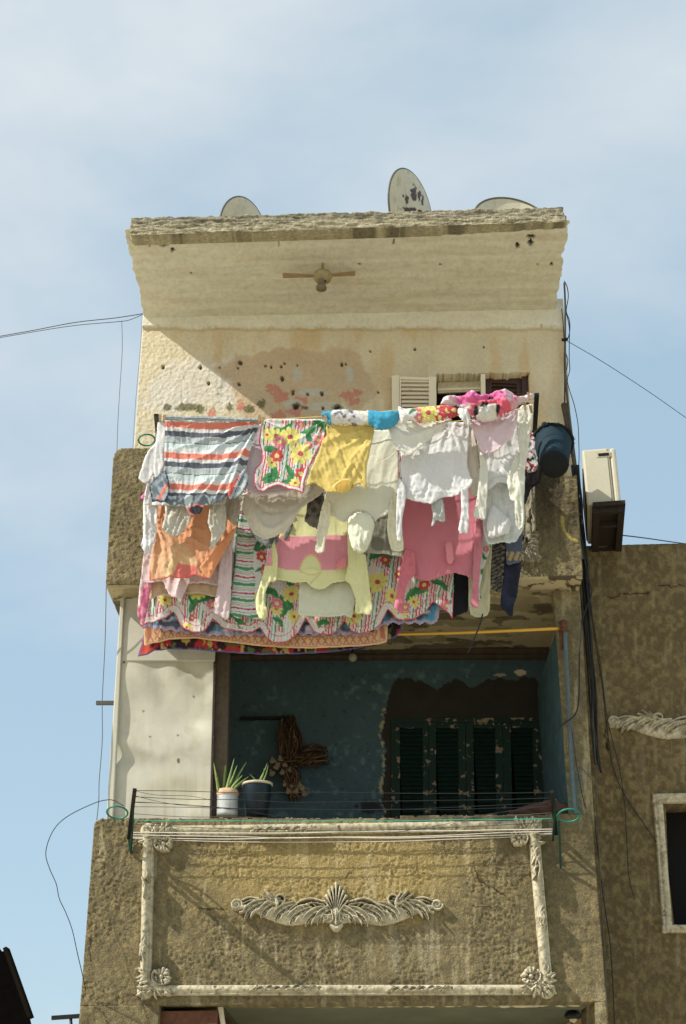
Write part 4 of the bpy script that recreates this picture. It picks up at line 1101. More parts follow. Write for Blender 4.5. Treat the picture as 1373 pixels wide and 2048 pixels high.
def wear(name, label, cat, pieces, group=GRP):
    """garment of one or several pieces (part, outline, Y, colour, keywords)"""
    if len(pieces) == 1:
        p = pieces[0]; return cloth_obj(name, p[1], p[2], p[3], None, label=label, cat=cat, group=group, **p[4])
    p0 = pieces[0]; mx = sum(q[0] for q in p0[1])/len(p0[1]); my = min(q[1] for q in p0[1])
    E = empty(name, U(mx, my, p0[2]), label, cat, group)
    for p in pieces: cloth_obj(p[0], p[1], p[2], p[3], E, **p[4])
    return E

# ---- prints
def floral_fn(seed, tilt=0.0, stripes=True, n=60, box=(270, 820, 920, 1290), sc=1.0, hstripe=False, extra=None, band=None, base=None, fixed=()):
    rnd = random.Random(seed)
    GR, RD, PK, YL, OR, WH = S(58, 136, 82), S(206, 66, 74), S(226, 124, 146), S(238, 216, 110), S(236, 170, 60), S(244, 238, 222)
    fl = []
    for i in range(n):
        fl.append((rnd.uniform(box[0], box[2]), rnd.uniform(box[1], box[3]), rnd.choice(['y', 'y', 'r', 'p', 'p', 'l', 'l', 'l', 'l', 'l', 'r']), rnd.uniform(.75, 1.25)*sc, rnd.uniform(0, 6.28)))
    fl += [(x, y, k, s*sc, a) for x, y, k, s, a in fixed]
    fl.sort(key=lambda f: 0 if f[2] == 'l' else 1)
    def f(x, y, d):
        x = x + (fb(x/22, y/22, seed+31, 2)-.5)*5; y = y + (fb(x/22, y/22, seed+33, 2)-.5)*5
        xx = x + (y-1000)*tilt
        o = np.ones(x.shape+(3,))*(WH if base is None else base)
        if stripes:
            q = (y if hstripe else xx)/(1.0*sc)
            ph = np.mod(q, 26)
            for a, b, c in ((1, 4, RD), (6.5, 8, GR), (10, 12.5, WH), (13, 16, S(60, 140, 84)), (18, 19.5, S(206, 150, 92)), (21, 24, S(196, 60, 80))):
                m = (ph > a) & (ph < b); o = np.where(m[..., None], c, o)
            cl = fb(xx/38, y/38, seed+2) > .62
            o = np.where(cl[..., None], o*.45+WH*.55, o)
        for fx, fy, k, s, a in fl:
            R = 17*s
            m0 = (np.abs(x-fx) < R*1.4) & (np.abs(y-fy) < R*1.4)
            if not m0.any(): continue
            dx = x-fx; dy = (y-fy)*1.06; r = np.hypot(dx, dy); th = np.arctan2(dy, dx)+a
            if k == 'l':
                for off in (0, 2.2):
                    ux = dx*cos(a+off)+dy*sin(a+off); uy = -dx*sin(a+off)+dy*cos(a+off)
                    m = ((ux-R*.5)/(R*.75))**2 + (uy/(R*.36*(1.1-.4*np.clip(ux/R, -1, 1))))**2 < 1
                    o = np.where(m[..., None], GR*(.85+.3*(uy > 0))[..., None], o)
            else:
                k5 = 4 if k == 'y' else 3
                pet = .55+.42*np.abs(np.cos(th*k5))**.6
                m = r < R*(.95 if k == 'y' else .7)*pet
                base_c = {'y': YL, 'r': RD, 'p': PK}[k]
                cc = np.ones(x.shape+(3,))*base_c
                cc = blend(cc, (np.abs(np.cos(th*k5)) < .35)*1.0*.6, OR if k == 'y' else S(180, 40, 80))
                o = np.where(m[..., None], cc, o)
                o = np.where((r < R*.22)[..., None], S(190, 60, 90) if k == 'y' else YL, o)
        if band is not None: o = band(o, x, y, d)
        return o
    return f

# hem band of the scalloped sheet
def hem_band(o, x, y, d):
    low = (y > 1185)
    m = (d > 2) & (d < 13) & low
    alt = (fb(x/34, 3., 77) > .5) & (fb(x/7, y/7, 78) > .36)
    o = np.where((m & alt)[..., None], S(232, 214, 208), o)
    return np.where((((d < 2.) | ((d > 13) & (d < 14.6))) & low)[..., None], S(212, 84, 108), o)
def scallop(cusps, depth, xl, ytop, xr, close):
    pts = []
    for (xa, ya), (xb, yb) in zip(cusps, cusps[1:]):
        for k in range(0, 6):
            t = k/6; pts.append((xa+(xb-xa)*t, ya+(yb-ya)*t + depth*sin(pi*t)**.8))
    pts.append(cusps[-1])
    return pts

# back line: carpets and sheets ------------------------------------------------
def carpet_c(x, y, d):
    o = np.ones(x.shape+(3,))*S(44, 26, 30)
    o = blend(o, sstep(.5, .6, fb(x/16, y/14, 601, 3)), S(176, 30, 34)); o = blend(o, sstep(.58, .66, fb(x/12, y/14, 602, 3)), S(84, 104, 44))
    o = blend(o, sstep(.66, .7, fb(x/9, y/20, 603, 3)), S(190, 160, 80)); o = blend(o, (x < 303)*.9, S(206, 72, 44))
    return blend(o, (d < 2.4)*.95, S(92, 84, 150))
wear('carpet', 'dark red flowered carpet with a blue edge, lowest of all the hanging laundry', 'carpet', [('carpet',
    [(300, 930), (790, 905), (800, 1120), (804, 1262), (775, 1280), (735, 1292), (690, 1301), (600, 1308), (520, 1310), (440, 1304), (380, 1300), (335, 1300), (310, 1303), (296, 1311), (276, 1314), (284, 1290), (292, 1250), (300, 1180), (306, 1080), (306, 1000)],
    -.30, carpet_c, dict(seed=601, amp=.02, lam=40, fine=.3, round_=2, step=1.8))])
def border_c(x, y, d):
    # tan border with a row of small red brown motifs and a dark bead line
    yb = y + (x-290)*.0 
    o = np.ones(x.shape+(3,))*S(222, 178, 132)
    low = sstep(0, 1, (d < 26)*1.0)
    ph = np.mod(x, 14)-7; q = d-14
    o = blend(o, ((np.abs(np.abs(ph)-np.abs(q)*.62) < 1.5) & (np.abs(q) < 8))*.8, S(176, 84, 60))
    o = blend(o, ((np.abs(q) > 9) & (np.abs(q) < 10.5))*.7, S(170, 96, 70))
    o = blend(o, ((d > 26) & (d < 40))*1.0, S(70, 40, 40))
    bead = (np.hypot(np.mod(x, 9)-4.5, d-33) < 3.8) & (np.hypot(np.mod(x, 9)-4.5, d-33) > 1.6)
    o = blend(o, bead*.8, S(216, 150, 130))
    return blend(o, (d > 40)*1.0, S(146, 60, 50))
wear('bordered_cloth', 'brown cloth with a tan and orange patterned border, just above the carpet edge', 'cloth', [('bordered_cloth',
    [(310, 940), (760, 915), (770, 1120), (776, 1246), (774, 1284), (740, 1291), (690, 1294), (600, 1297), (520, 1293), (440, 1283), (390, 1277), (340, 1279), (305, 1287), (289, 1292), (288, 1262), (300, 1180), (308, 1080), (310, 1000)],
    -.345, border_c, dict(seed=611, amp=.012, lam=44, fine=.3, round_=2, step=1.8))])
def ruffle_c(x, y, d):
    o = np.ones(x.shape+(3,))*S(64, 150, 178)
    o = blend(o, sstep(.45, .6, fb(x/16, y/16, 621, 3)), S(86, 88, 108)); o = blend(o, sstep(.55, .65, fb(x/14, y/12, 622, 3)), S(206, 198, 222))
    return blend(o, (d < 7)*.75, S(186, 166, 200))
rf = [(300, 950), (800, 930), (815, 1120), (880, 1180), (878, 1236)]
for i in range(56):
    x = 872-i*10.6; base = 1247+ (24 if x < 780 else 0)*min(1, (780-x)/60 if x < 780 else 0)
    yy = base - (18*max(0, (420-x)/140))
    rf.append((x, min(yy, 1270)+(3.4 if i % 2 else -1.5)))
rf += [(285, 1248), (292, 1200), (302, 1120), (306, 1030)]
wear('ruffled_cloth', 'teal and lilac cloth with a crimped ruffle peeping out under the scalloped hem', 'cloth', [('ruffled_cloth', rf, -.385, ruffle_c, dict(seed=623, amp=.018, lam=7, fine=.6, round_=2))])
cus = [(906, 1238), (866, 1204), (776, 1220), (689, 1242), (612, 1238), (520, 1256), (427, 1240), (347, 1223), (286, 1246)]
dep = [-4, 27, 36, 30, 38, 16, 34, 9]
bot = []
for (a, b), dd in zip(zip(cus, cus[1:]), dep):
    for k in range(6):
        t = k/6; bot.append((a[0]+(b[0]-a[0])*t, a[1]+(b[1]-a[1])*t + dd*(sin(pi*t)**.55 if t else 0)))
bot += [(285, 1254), (280, 1244)]
bot = bot[:1] + bot[1:]
fx = [(755, 1165, 'y', 1.5, .3), (785, 1195, 'y', 1.1, .8), (770, 1122, 'r', 1.1, 0), (800, 1150, 'r', 1.0, 1), (762, 1105, 'l', 1.4, .4), (583, 1188, 'y', 1.2, 0), (556, 1208, 'p', 1.2, .5), (545, 1180, 'l', 1.2, 1), (575, 1212, 'l', 1.3, 2), (560, 1240, 'l', .8, 1.2),
      (828, 1182, 'l', 1.4, 0), (850, 1172, 'r', 1.1, 0), (828, 1203, 'y', .8, 0), (884, 1165, 'l', 1.1, 1), (895, 1212, 'p', 1, 0), (390, 1208, 'l', 1.2, 2), (412, 1195, 'l', 1.2, .3), (427, 1210, 'p', 1.2, 0), (385, 1238, 'r', .7, 0), (374, 1256, 'y', .8, 0), (330, 1200, 'y', .9, 0),
      (640, 1245, 'l', 1.0, 0), (645, 1262, 'r', .7, 0), (300, 1236, 'p', .7, 0), (810, 1215, 'p', .9, 1)]
wear('floral_sheet', 'big white bed sheet with stripes, red and yellow flowers and a scalloped red edged hem', 'bed sheet', [('floral_sheet',
    [(300, 900), (560, 880), (800, 870), (870, 950), (903, 1100), (908, 1170)] + bot + [(288, 1200), (296, 1120), (302, 1000)],
    -.44, floral_fn(41, .12, True, 46, (280, 1020, 910, 1270), .95, band=hem_band, fixed=fx), dict(seed=631, amp=.030, lam=30, fine=.35, round_=2, step=1.5,
    creases=[([(352, 1120), (352, 1205)], 9, .03), ([(514, 1150), (514, 1236)], 9, .03), ([(602, 1150), (602, 1230)], 9, .025), ([(690, 1150), (690, 1235)], 9, .03), ([(776, 1130), (776, 1212)], 9, .03), ([(852, 1120), (852, 1198)], 9, .03)]))])
wear('navy_cloth', 'very dark navy cloth hanging behind the right end of the flowered sheet', 'cloth', [('navy_cloth',
    [(900, 1080), (938, 1080), (937, 1160), (936, 1222), (918, 1230), (902, 1235), (899, 1170)], -.40, plain(S(22, 26, 36)), dict(seed=641, amp=.012))])
def dstripe(x, y, d):
    m = np.mod(y+(x-990)*.5+(vn(x/8, y/8, 3)-.5)*5, 8) < 3.5
    o = np.where(m[..., None], S(128, 124, 112), np.ones(x.shape+(3,))*S(44, 42, 42))
    return blend(o, (x > 1004)*(np.mod(y, 12) < 5)*.8, S(180, 176, 168))
wear('striped_skirt', 'narrow dark grey cloth with wavy light stripes at the lower right of the laundry', 'skirt', [('striped_skirt',
    [(980, 1060), (1020, 1060), (1017, 1095), (1011, 1135), (1005, 1172), (996, 1184), (986, 1178), (979, 1150)], -.40, dstripe, dict(seed=643, amp=.012))])
wear('navy_sock', 'dark navy trouser leg, lowest cloth at the right end of the laundry', 'trousers', [('navy_sock',
    [(1012, 1090), (1044, 1084), (1042, 1125), (1040, 1152), (1034, 1194), (1027, 1215), (1025, 1235), (1010, 1224), (1002, 1212), (1002, 1192), (1008, 1150)], -.43, plain(S(26, 32, 52), S(40, 46, 70), 18), dict(seed=645, amp=.014, lam=12)),
    ][0:1])
def jean(x, y, d):
    o = np.ones(x.shape+(3,))*S(84, 96, 118); m = (y > 1105) & (y < 1122)
    return blend(o, (m & (np.mod(x+y*.4, 12) < 8))*.8, S(196, 164, 90))
wear('denim_patch', 'faded blue cloth with ochre band above the navy trouser leg', 'cloth', [('denim_patch', [(1016, 1050), (1046, 1046), (1045, 1080), (1043, 1122), (1028, 1128), (1013, 1128)], -.47, jean, dict(seed=647, amp=.01))])
wear('pale_sleeve', 'long pale olive sleeve hanging lowest between the pink sleeve and the striped skirt', 'sleeve', [('pale_sleeve',
    [(940, 1040), (982, 1040), (984, 1090), (981, 1150), (979, 1224), (968, 1234), (955, 1236), (941, 1229), (937, 1200), (938, 1120)], -.46, lambda x, y, d: np.ones(x.shape+(3,))*S(196, 192, 156), dict(seed=649, amp=.014, lam=12))])
fl2 = floral_fn(52, .1, False, 20, (930, 1080, 985, 1210), .55)
wear('flowered_strip', 'thin flowered strip beside the pink right sleeve', 'cloth', [('flowered_strip', [(962, 1060), (984, 1060), (982, 1092), (972, 1125), (964, 1150), (958, 1185), (964, 1196), (960, 1201), (952, 1196), (952, 1150), (958, 1110)], -.49, fl2, dict(seed=650, amp=.01, step=1.8))])

# striped pillow case, horizontal stripes
def hst(x, y, d):
    yy = y+np.sin(x/9)*1.6+(fb(x/14, y/20, 9)-.5)*5
    o = np.ones(x.shape+(3,))*S(238, 232, 218); ph = np.mod(yy, 32)
    for a, b, c in ((1, 4, S(186, 56, 80)), (9, 10.5, S(150, 150, 140)), (14, 20, S(70, 158, 104)), (23, 24.5, S(206, 160, 90)), (27, 28.5, S(150, 160, 150))):
        o = np.where(((ph > a) & (ph < b))[..., None], c, o)
    g = fl3(x, y, d); m = (x > 508+(fb(1., y/20, 8)-.5)*12) & (y < 1215)
    return np.where(m[..., None], g, o)
fl3 = floral_fn(63, 0, False, 26, (506, 1050, 545, 1245), .8)
wear('striped_pillowcase', 'white pillowcase with horizontal green and red stripes hanging in the lower middle', 'pillowcase', [('striped_pillowcase',
    [(482, 1020), (540, 1020), (536, 1085), (530, 1130), (525, 1160), (519, 1200), (522, 1238), (506, 1237), (490, 1231), (477, 1238), (462, 1228), (466, 1180), (472, 1120)], -.52, hst, dict(seed=651, amp=.014, lam=20, fine=.5, step=1.4))])

# pink tee and orange camisole at the left
PPK = S(236, 196, 198)
wear('tan_cloth', 'tan cloth strip showing below the pink shirt at the lower left', 'cloth', [('tan_cloth', [(298, 1120), (440, 1120), (437, 1193), (400, 1188), (365, 1190), (338, 1193), (318, 1192), (296, 1198)], -.50, plain(S(216, 188, 156), S(200, 176, 150), 14), dict(seed=652, amp=.012))])
wear('magenta_cloth', 'magenta cloth edge at the lower left corner of the laundry', 'cloth', [('magenta_cloth', [(292, 1100), (318, 1120), (306, 1170), (299, 1200), (292, 1240), (286, 1250), (277, 1236), (276, 1212), (283, 1180)], -.53, plain(S(196, 92, 130), S(226, 150, 170), 10), dict(seed=653, amp=.016, lam=9))])
wear('pink_shirt', 'pale pink shirt behind the orange camisole, one long sleeve reaching the scalloped hem', 'shirt', [
    ('body', [(300, 1035), (460, 1030), (452, 1080), (446, 1115), (438, 1150), (437, 1172), (418, 1168), (395, 1166), (378, 1170), (368, 1190), (362, 1207), (352, 1196), (341, 1192), (331, 1176), (327, 1163), (310, 1166), (290, 1166), (284, 1180), (281, 1215), (277, 1205), (283, 1150), (290, 1095)], -.56, plain(PPK), dict(seed=654, amp=.016, lam=16, creases=[([(365, 1150), (355, 1195)], 6, .02)])),
    ('sleeve', [(452, 1060), (470, 1052), (465, 1105), (464, 1150), (462, 1200), (458, 1239), (441, 1234), (427, 1224), (436, 1170), (440, 1120)], -.60, plain(PPK), dict(seed=655, amp=.018, lam=12))])
ORG = S(240, 158, 112)
def camis(x, y, d):
    o = np.ones(x.shape+(3,))*ORG
    o = blend(o, sstep(0, 1, (x < 345) & (y > 1060))*.35, S(248, 190, 150))
    lace = in_poly(x, y, [(352, 1078), (372, 1092), (400, 1130), (402, 1150), (330, 1158), (322, 1140), (345, 1110)])
    o = blend(o, lace*(.35+.65*(fb(x/3, y/3, 88) > .5))*.6, S(252, 206, 150))
    red = in_poly(x, y, [(356, 1128), (394, 1134), (400, 1158), (346, 1156)])
    o = blend(o, red*.85, S(232, 96, 96))
    return blend(o, ((d < 2.6) & (y > 1140))*.8, S(216, 96, 80))
wear('orange_camisole', 'bright orange lace trimmed camisole at the left below the striped shirt', 'camisole', [
    ('body', [(316, 990), (432, 990), (474, 1040), (474, 1052), (456, 1095), (436, 1130), (418, 1160), (392, 1152), (372, 1158), (345, 1156), (320, 1160), (300, 1162), (300, 1130), (306, 1100), (314, 1060)], -.66, camis,
     dict(seed=656, amp=.018, lam=22, pins=[(318, 1050, 120, 7, .022)], creases=[([(320, 1065), (345, 1110), (350, 1150)], 5, .02), ([(312, 1085), (306, 1150)], 4, .016), ([(330, 1070), (365, 1125)], 5, .014)])),
    ('strap', [(474, 1050), (470, 1068), (450, 1105), (432, 1138), (420, 1160), (408, 1148), (400, 1135), (425, 1108), (450, 1078)], -.70, plain(S(242, 150, 96)), dict(seed=657, amp=.010, lam=14, creases=[([(470, 1056), (402, 1134)], 4, .014)]))])

# yellow and pink jumper, mint tee, grey shorts
YEL = S(232, 222, 158); PNK = S(232, 140, 158)
wear('mint_tee', 'pale mint tee hanging below the yellow and pink jumper', 't-shirt', [('mint_tee', [(604, 1130), (705, 1130), (712, 1188), (708, 1215), (704, 1237), (690, 1232), (655, 1235), (620, 1232), (597, 1229), (598, 1195)], -.54, plain(S(212, 214, 190)), dict(seed=658, amp=.010, lam=20, tilt=-15))])
def jumper(x, y, d):
    o = np.ones(x.shape+(3,))*YEL
    low = 1141 - 14*np.clip((x-670)/30, 0, 1) - 6*np.clip((575-x)/20, 0, 1)
    top = 1074 - (x-560)*.03
    m = (y > top) & (y < low) & ~(((x-622)/21)**2 + ((y-1146)/35)**2 < 1)
    o = blend(o, m*1.0, PNK)
    o = blend(o, (np.abs(np.hypot((x-622)/21, (y-1146)/35)-1) < .09)*(y < 1146)*.5, S(206, 196, 120))
    d2, t = segd(x, y, [(602, 1144), (622, 1150), (642, 1146), (622, 1166), (614, 1176)]); o = blend(o, (d2 < 1.3)*.5, S(170, 160, 100))
    return o
wear('two_tone_jumper', 'baby jumper in pale yellow with a broad pink block, hung upside down in the middle', 'jumper', [
    ('body', [(570, 1000), (700, 1000), (702, 1040), (696, 1070), (698, 1110), (705, 1130), (700, 1160), (686, 1164), (664, 1168), (652, 1177), (636, 1178), (621, 1172), (612, 1163), (590, 1166), (562, 1160), (545, 1158), (540, 1145), (552, 1100), (560, 1070)], -.60, jumper, dict(seed=659, amp=.010, lam=26, mat=M_KNIT, fine=.5, creases=[([(602, 1146), (622, 1140), (645, 1146)], 4, .012)])),
    ('sleeve', [(548, 1082), (556, 1110), (556, 1142), (553, 1162), (540, 1166), (532, 1185), (530, 1205), (536, 1225), (530, 1240), (520, 1238), (513, 1222), (512, 1200), (522, 1165), (531, 1130)], -.64, lambda x, y, d: blend(np.ones(x.shape+(3,))*YEL, ((y > 1100) & (y < 1134) & (x < 546))*.9, PNK), dict(seed=660, amp=.020, lam=10, mat=M_KNIT)),
    ('sleeve', [(694, 1020), (706, 1060), (716, 1100), (732, 1112), (738, 1160), (745, 1215), (740, 1231), (726, 1228), (711, 1225), (711, 1197), (701, 1168), (690, 1160), (696, 1130)], -.64, plain(S(228, 220, 160)), dict(seed=661, amp=.014, lam=14, mat=M_KNIT)),
    ('cuff', [(678, 1118), (692, 1110), (694, 1130), (688, 1138), (676, 1137), (671, 1130)], -.655, plain(S(226, 130, 140)), dict(seed=662, amp=.004, bulge=.014))])
wear('grey_shorts', 'dark grey knit shorts between the cream jumper and the pink dress', 'shorts', [('grey_shorts', [(738, 1015), (806, 1010), (808, 1060), (809, 1111), (790, 1112), (765, 1108), (739, 1106), (735, 1075)], -.58, lambda x, y, d: blend(np.ones(x.shape+(3,))*S(128, 128, 114), ((d < 7) & (y > 1085))*.8, S(190, 188, 168)), dict(seed=663, amp=.016, lam=14))])

# pink dress
DPK = S(204, 118, 134)
wear('pink_dress', 'large deep pink long sleeved dress hanging right of the middle', 'dress', [
    ('body', [(806, 985), (905, 975), (955, 970), (954, 1035), (948, 1090), (946, 1130), (943, 1157), (932, 1152), (915, 1148), (895, 1150), (872, 1158), (858, 1162), (842, 1160), (829, 1154), (817, 1120), (809, 1100), (803, 1041)], -.62, plain(DPK, S(208, 116, 132)), dict(seed=665, amp=.014, lam=34, fine=.4, creases=[([(874, 1155), (890, 1120)], 3, .010), ([(930, 1152), (912, 1125)], 3, .010), ([(829, 1110), (842, 1155)], 5, .015)])),
    ('sleeve', [(811, 1098), (829, 1104), (832, 1146), (818, 1163), (810, 1190), (803, 1226), (789, 1216), (797, 1163), (803, 1128)], -.67, plain(S(214, 112, 130)), dict(seed=666, amp=.020, lam=10)),
    ('sleeve', [(953, 1020), (968, 1041), (964, 1100), (960, 1148), (956, 1216), (942, 1209), (946, 1163), (948, 1090)], -.66, plain(DPK), dict(seed=667, amp=.016, lam=8)),
    ('tab', [(891, 1088), (904, 1086), (909, 1120), (902, 1128), (894, 1124)], -.66, plain(S(226, 134, 146)), dict(seed=668, amp=.004, bulge=.008))])

# grey trousers hanging in a U, denim fringe, cuffs
wear('denim_fringe', 'frayed blue grey denim hem peeping below the grey trousers', 'jeans', [('denim_fringe', [(497, 1035), (592, 1025), (584, 1060), (573, 1080), (556, 1092), (540, 1096), (522, 1088), (506, 1072)], -.60, plain(S(104, 112, 116), S(150, 154, 150), 6), dict(seed=669, amp=.012, lam=5))])
def trou(x, y, d):
    o = np.ones(x.shape+(3,))*S(206, 200, 184)
    yy = 1020 - ((x-560)/66)**2*40
    o = blend(o, ((y < yy) & (y < 1022))*.55, S(170, 160, 142))
    return o
wear('grey_trousers', 'light grey beige trousers slung in a U below the floral pillowcase', 'trousers', [('grey_trousers',
    [(469, 1002), (487, 988), (520, 974), (580, 966), (640, 960), (654, 975), (640, 992), (618, 1008), (600, 1026), (590, 1044), (572, 1064), (548, 1076), (530, 1079), (509, 1069), (497, 1050), (487, 1026), (478, 1031), (470, 1018)], -.76, trou,
    dict(seed=670, amp=.016, lam=20, creases=[([(494, 1000), (520, 1050), (545, 1062), (575, 1045), (640, 985)], 7, .030), ([(500, 985), (530, 1022), (580, 1020)], 5, -.022)]))])
wear('brown_sleeve', 'brownish grey sleeve end beside the striped shirt', 'sleeve', [('brown_sleeve', [(436, 1000), (470, 985), (482, 1005), (478, 1030), (470, 1052), (457, 1040), (446, 1024)], -.80, plain(S(170, 158, 140)), dict(seed=671, amp=.016, lam=9))])
wear('dark_sleeve', 'crumpled grey sleeve with a dark opening between grey trousers and cream jumper', 'sleeve', [('dark_sleeve', [(616, 1002), (646, 985), (652, 1015), (643, 1045), (636, 1057), (622, 1055), (610, 1045), (614, 1025)], -.70, plain(S(120, 112, 104), S(62, 62, 66), 9), dict(seed=672, amp=.020, lam=7, bulge=.02))])

# white shirts at left edge, grey shirt behind the stripes
wear('white_long_shirt', 'white long sleeved shirt hanging at the far left edge of the laundry', 'shirt', [
    ('body', [(312, 888), (345, 880), (345, 1000), (330, 1012), (306, 1012), (288, 1010), (291, 985), (297, 960), (303, 930)], -.80, plain(WHT), dict(seed=673, amp=.018, lam=12)),
    ('sleeve', [(288, 1000), (316, 1004), (314, 1050), (311, 1082), (305, 1096), (300, 1108), (293, 1110), (290, 1106), (283, 1094), (287, 1071), (287, 1030)], -.78, plain(WHT), dict(seed=674, amp=.022, lam=9)),
    ('sleeve', [(316, 882), (306, 891), (294, 908), (286, 926), (278, 958), (284, 964), (294, 970), (308, 950), (318, 920)], -.84, plain(S(240, 226, 222)), dict(seed=675, amp=.012, lam=16))])
wear('magenta_tip', 'small magenta pink cloth tip at the left edge of the laundry', 'cloth', [('magenta_tip', [(296, 958), (308, 956), (302, 985), (297, 1002), (288, 1000), (282, 996), (291, 984)], -.74, plain(S(226, 120, 176)), dict(seed=676, amp=.010, lam=8))])
wear('grey_tee', 'light grey top whose two sleeves hang out under the striped shirt', 'shirt', [
    ('body', [(328, 960), (450, 955), (450, 1008), (330, 1012)], -.86, plain(LGR), dict(seed=677, amp=.01)),
    ('sleeve', [(332, 1000), (386, 1002), (384, 1030), (374, 1052), (360, 1070), (346, 1073), (334, 1066), (325, 1058), (332, 1030)], -.84, plain(S(206, 204, 192)), dict(seed=678, amp=.026, lam=11, tilt=-20, creases=[([(345, 1015), (335, 1060)], 6, .02)])),
    ('sleeve', [(424, 998), (446, 998), (453, 1030), (451, 1062), (440, 1080), (428, 1096), (420, 1101), (424, 1070), (416, 1045)], -.84, plain(S(206, 202, 188)), dict(seed=679, amp=.022, lam=8))])

# cream jumper
def crj(x, y, d):
    o = np.ones(x.shape+(3,))*CRM*.97
    d2, t = segd(x, y, crom([(694, 1044), (706, 1027), (722, 1021), (738, 1027), (750, 1043)], 4)); return blend(o, (d2 < 1.2)*.5, S(150, 144, 120))
wear('cream_jumper', 'cream long sleeved jumper below the yellow shirt with its hood hanging down', 'jumper', [
    ('body', [(670, 870), (780, 860), (797, 905), (798, 960), (797, 1000), (786, 1022), (772, 1031), (760, 1036), (750, 1045), (738, 1030), (722, 1023), (704, 1032), (692, 1045), (676, 1040), (664, 1028), (650, 1022), (652, 990), (662, 965)], -.80, crj, dict(seed=680, amp=.016, lam=24, fine=.5, mat=M_KNIT, tilt=-12)),
    ('sleeve', [(650, 1000), (662, 1005), (660, 1050), (652, 1080), (649, 1104), (640, 1108), (631, 1103), (634, 1070), (640, 1030)], -.84, plain(S(218, 212, 184)), dict(seed=681, amp=.018, lam=9, mat=M_KNIT)),
    ('sleeve', [(782, 1000), (798, 985), (803, 1030), (806, 1075), (807, 1100), (795, 1103), (783, 1099), (775, 1063), (777, 1030)], -.84, plain(S(222, 214, 184)), dict(seed=682, amp=.016, lam=9, mat=M_KNIT)),
    ('hood', [(695, 1043), (706, 1030), (722, 1024), (739, 1030), (749, 1045), (747, 1066), (741, 1088), (733, 1105), (722, 1109), (708, 1103), (699, 1078)], -.86, plain(S(230, 222, 192)), dict(seed=683, amp=.020, lam=9, bulge=.03, mat=M_KNIT, pins=[(720, 1112, 60, 8, .014)]))])

# white shirts right
wear('undershirt_strip', 'off-white undershirt edge between the white shirt and the pink tee', 'undershirt', [('undershirt_strip', [(930, 850), (948, 850), (956, 900), (962, 960), (958, 992), (942, 992), (936, 960), (932, 916)], -.82, plain(S(214, 206, 188)), dict(seed=684, amp=.012, lam=12))])
def wsh(x, y, d): return blend(np.ones(x.shape+(3,))*WHT*.97, ((np.abs(d-6) < .8) & (y > 970))*.35, S(170, 170, 160))
wear('white_shirt', 'large plain white long sleeved shirt hanging right of the cream jumper', 'shirt', [
    ('body', [(800, 880), (808, 852), (880, 845), (938, 846), (937, 890), (935, 925), (940, 950), (946, 965), (938, 978), (924, 988), (905, 994), (886, 994), (872, 1003), (862, 1009), (840, 1005), (812, 998), (806, 985), (803, 930)], -.90, wsh, dict(seed=685, amp=.020, lam=22, fine=.9, tilt=-8, pins=[(812, 990, 60, 7, .007), (930, 985, 60, 7, .008), (900, 850, 120, 6, .010)])),
    ('sleeve', [(797, 955), (810, 972), (812, 1000), (805, 1038), (803, 1081), (795, 1080), (793, 1040), (794, 1000)], -.93, plain(WHT), dict(seed=686, amp=.014, lam=7)),
    ('sleeve', [(922, 980), (936, 976), (938, 1010), (938, 1050), (935, 1068), (928, 1064), (922, 1070), (917, 1060), (923, 1022)], -.93, plain(WHT), dict(seed=687, amp=.016, lam=8)),
    ('cuff', [(861, 1004), (886, 998), (891, 1040), (884, 1044), (875, 1041), (867, 1053), (863, 1050), (867, 1030)], -.88, plain(S(178, 182, 176)), dict(seed=688, amp=.016, lam=8))])
wear('light_blue_shorts', 'pale blue white crumpled shorts, lowest pale piece at the right', 'shorts', [
    ('body', [(968, 930), (1040, 925), (1047, 965), (1049, 1050), (1040, 1072), (1034, 1083), (1020, 1088), (1003, 1086), (988, 1090), (974, 1088), (966, 1050)], -.72, plain(S(206, 214, 210), S(228, 230, 222), 12), dict(seed=689, amp=.024, lam=16, creases=[([(985, 980), (1000, 1010), (995, 1050)], 7, .02)])),
    ('turned_leg', [(975, 1040), (985, 1010), (1005, 1025), (1022, 1042), (1018, 1068), (1000, 1074), (980, 1076), (974, 1060)], -.78, plain(WHT), dict(seed=690, amp=.020, lam=12, bulge=.03))])
def bshirt(x, y, d):
    o = np.ones(x.shape+(3,))*S(232, 228, 214)
    d2, t = segd(x, y, crom([(1012, 882), (1022, 890), (1034, 892)], 3)); o = blend(o, (d2 < 1.5)*.5*(fb(x/3, y/3, 4) > .45), S(120, 150, 160))
    d2, t = segd(x, y, crom([(978, 970), (990, 956), (1010, 953), (1020, 966), (1010, 985)], 4)); return blend(o, (d2 < 1.2)*.45, S(130, 146, 150))
wear('cream_undershirt', 'cream long sleeved undershirt below the pale pink tee at the right', 'undershirt', [
    ('body', [(955, 860), (1030, 830), (1045, 850), (1050, 900), (1045, 930), (1030, 950), (1018, 968), (1000, 964), (985, 975), (976, 982), (972, 950), (960, 920)], -.84, bshirt, dict(seed=691, amp=.014, lam=18)),
    ('sleeve', [(960, 905), (973, 918), (977, 945), (975, 993), (972, 1039), (959, 1038), (946, 1034), (955, 993), (960, 935)], -.89, plain(S(234, 226, 204)), dict(seed=692, amp=.014, lam=13)),
    ('sleeve', [(1034, 900), (1046, 918), (1051, 935), (1039, 964), (1036, 1002), (1028, 1004), (1022, 1000), (1014, 964), (1022, 935)], -.90, plain(S(238, 226, 200)), dict(seed=693, amp=.020, lam=10, pins=[(1046, 925, 40, 6, .012)]))])
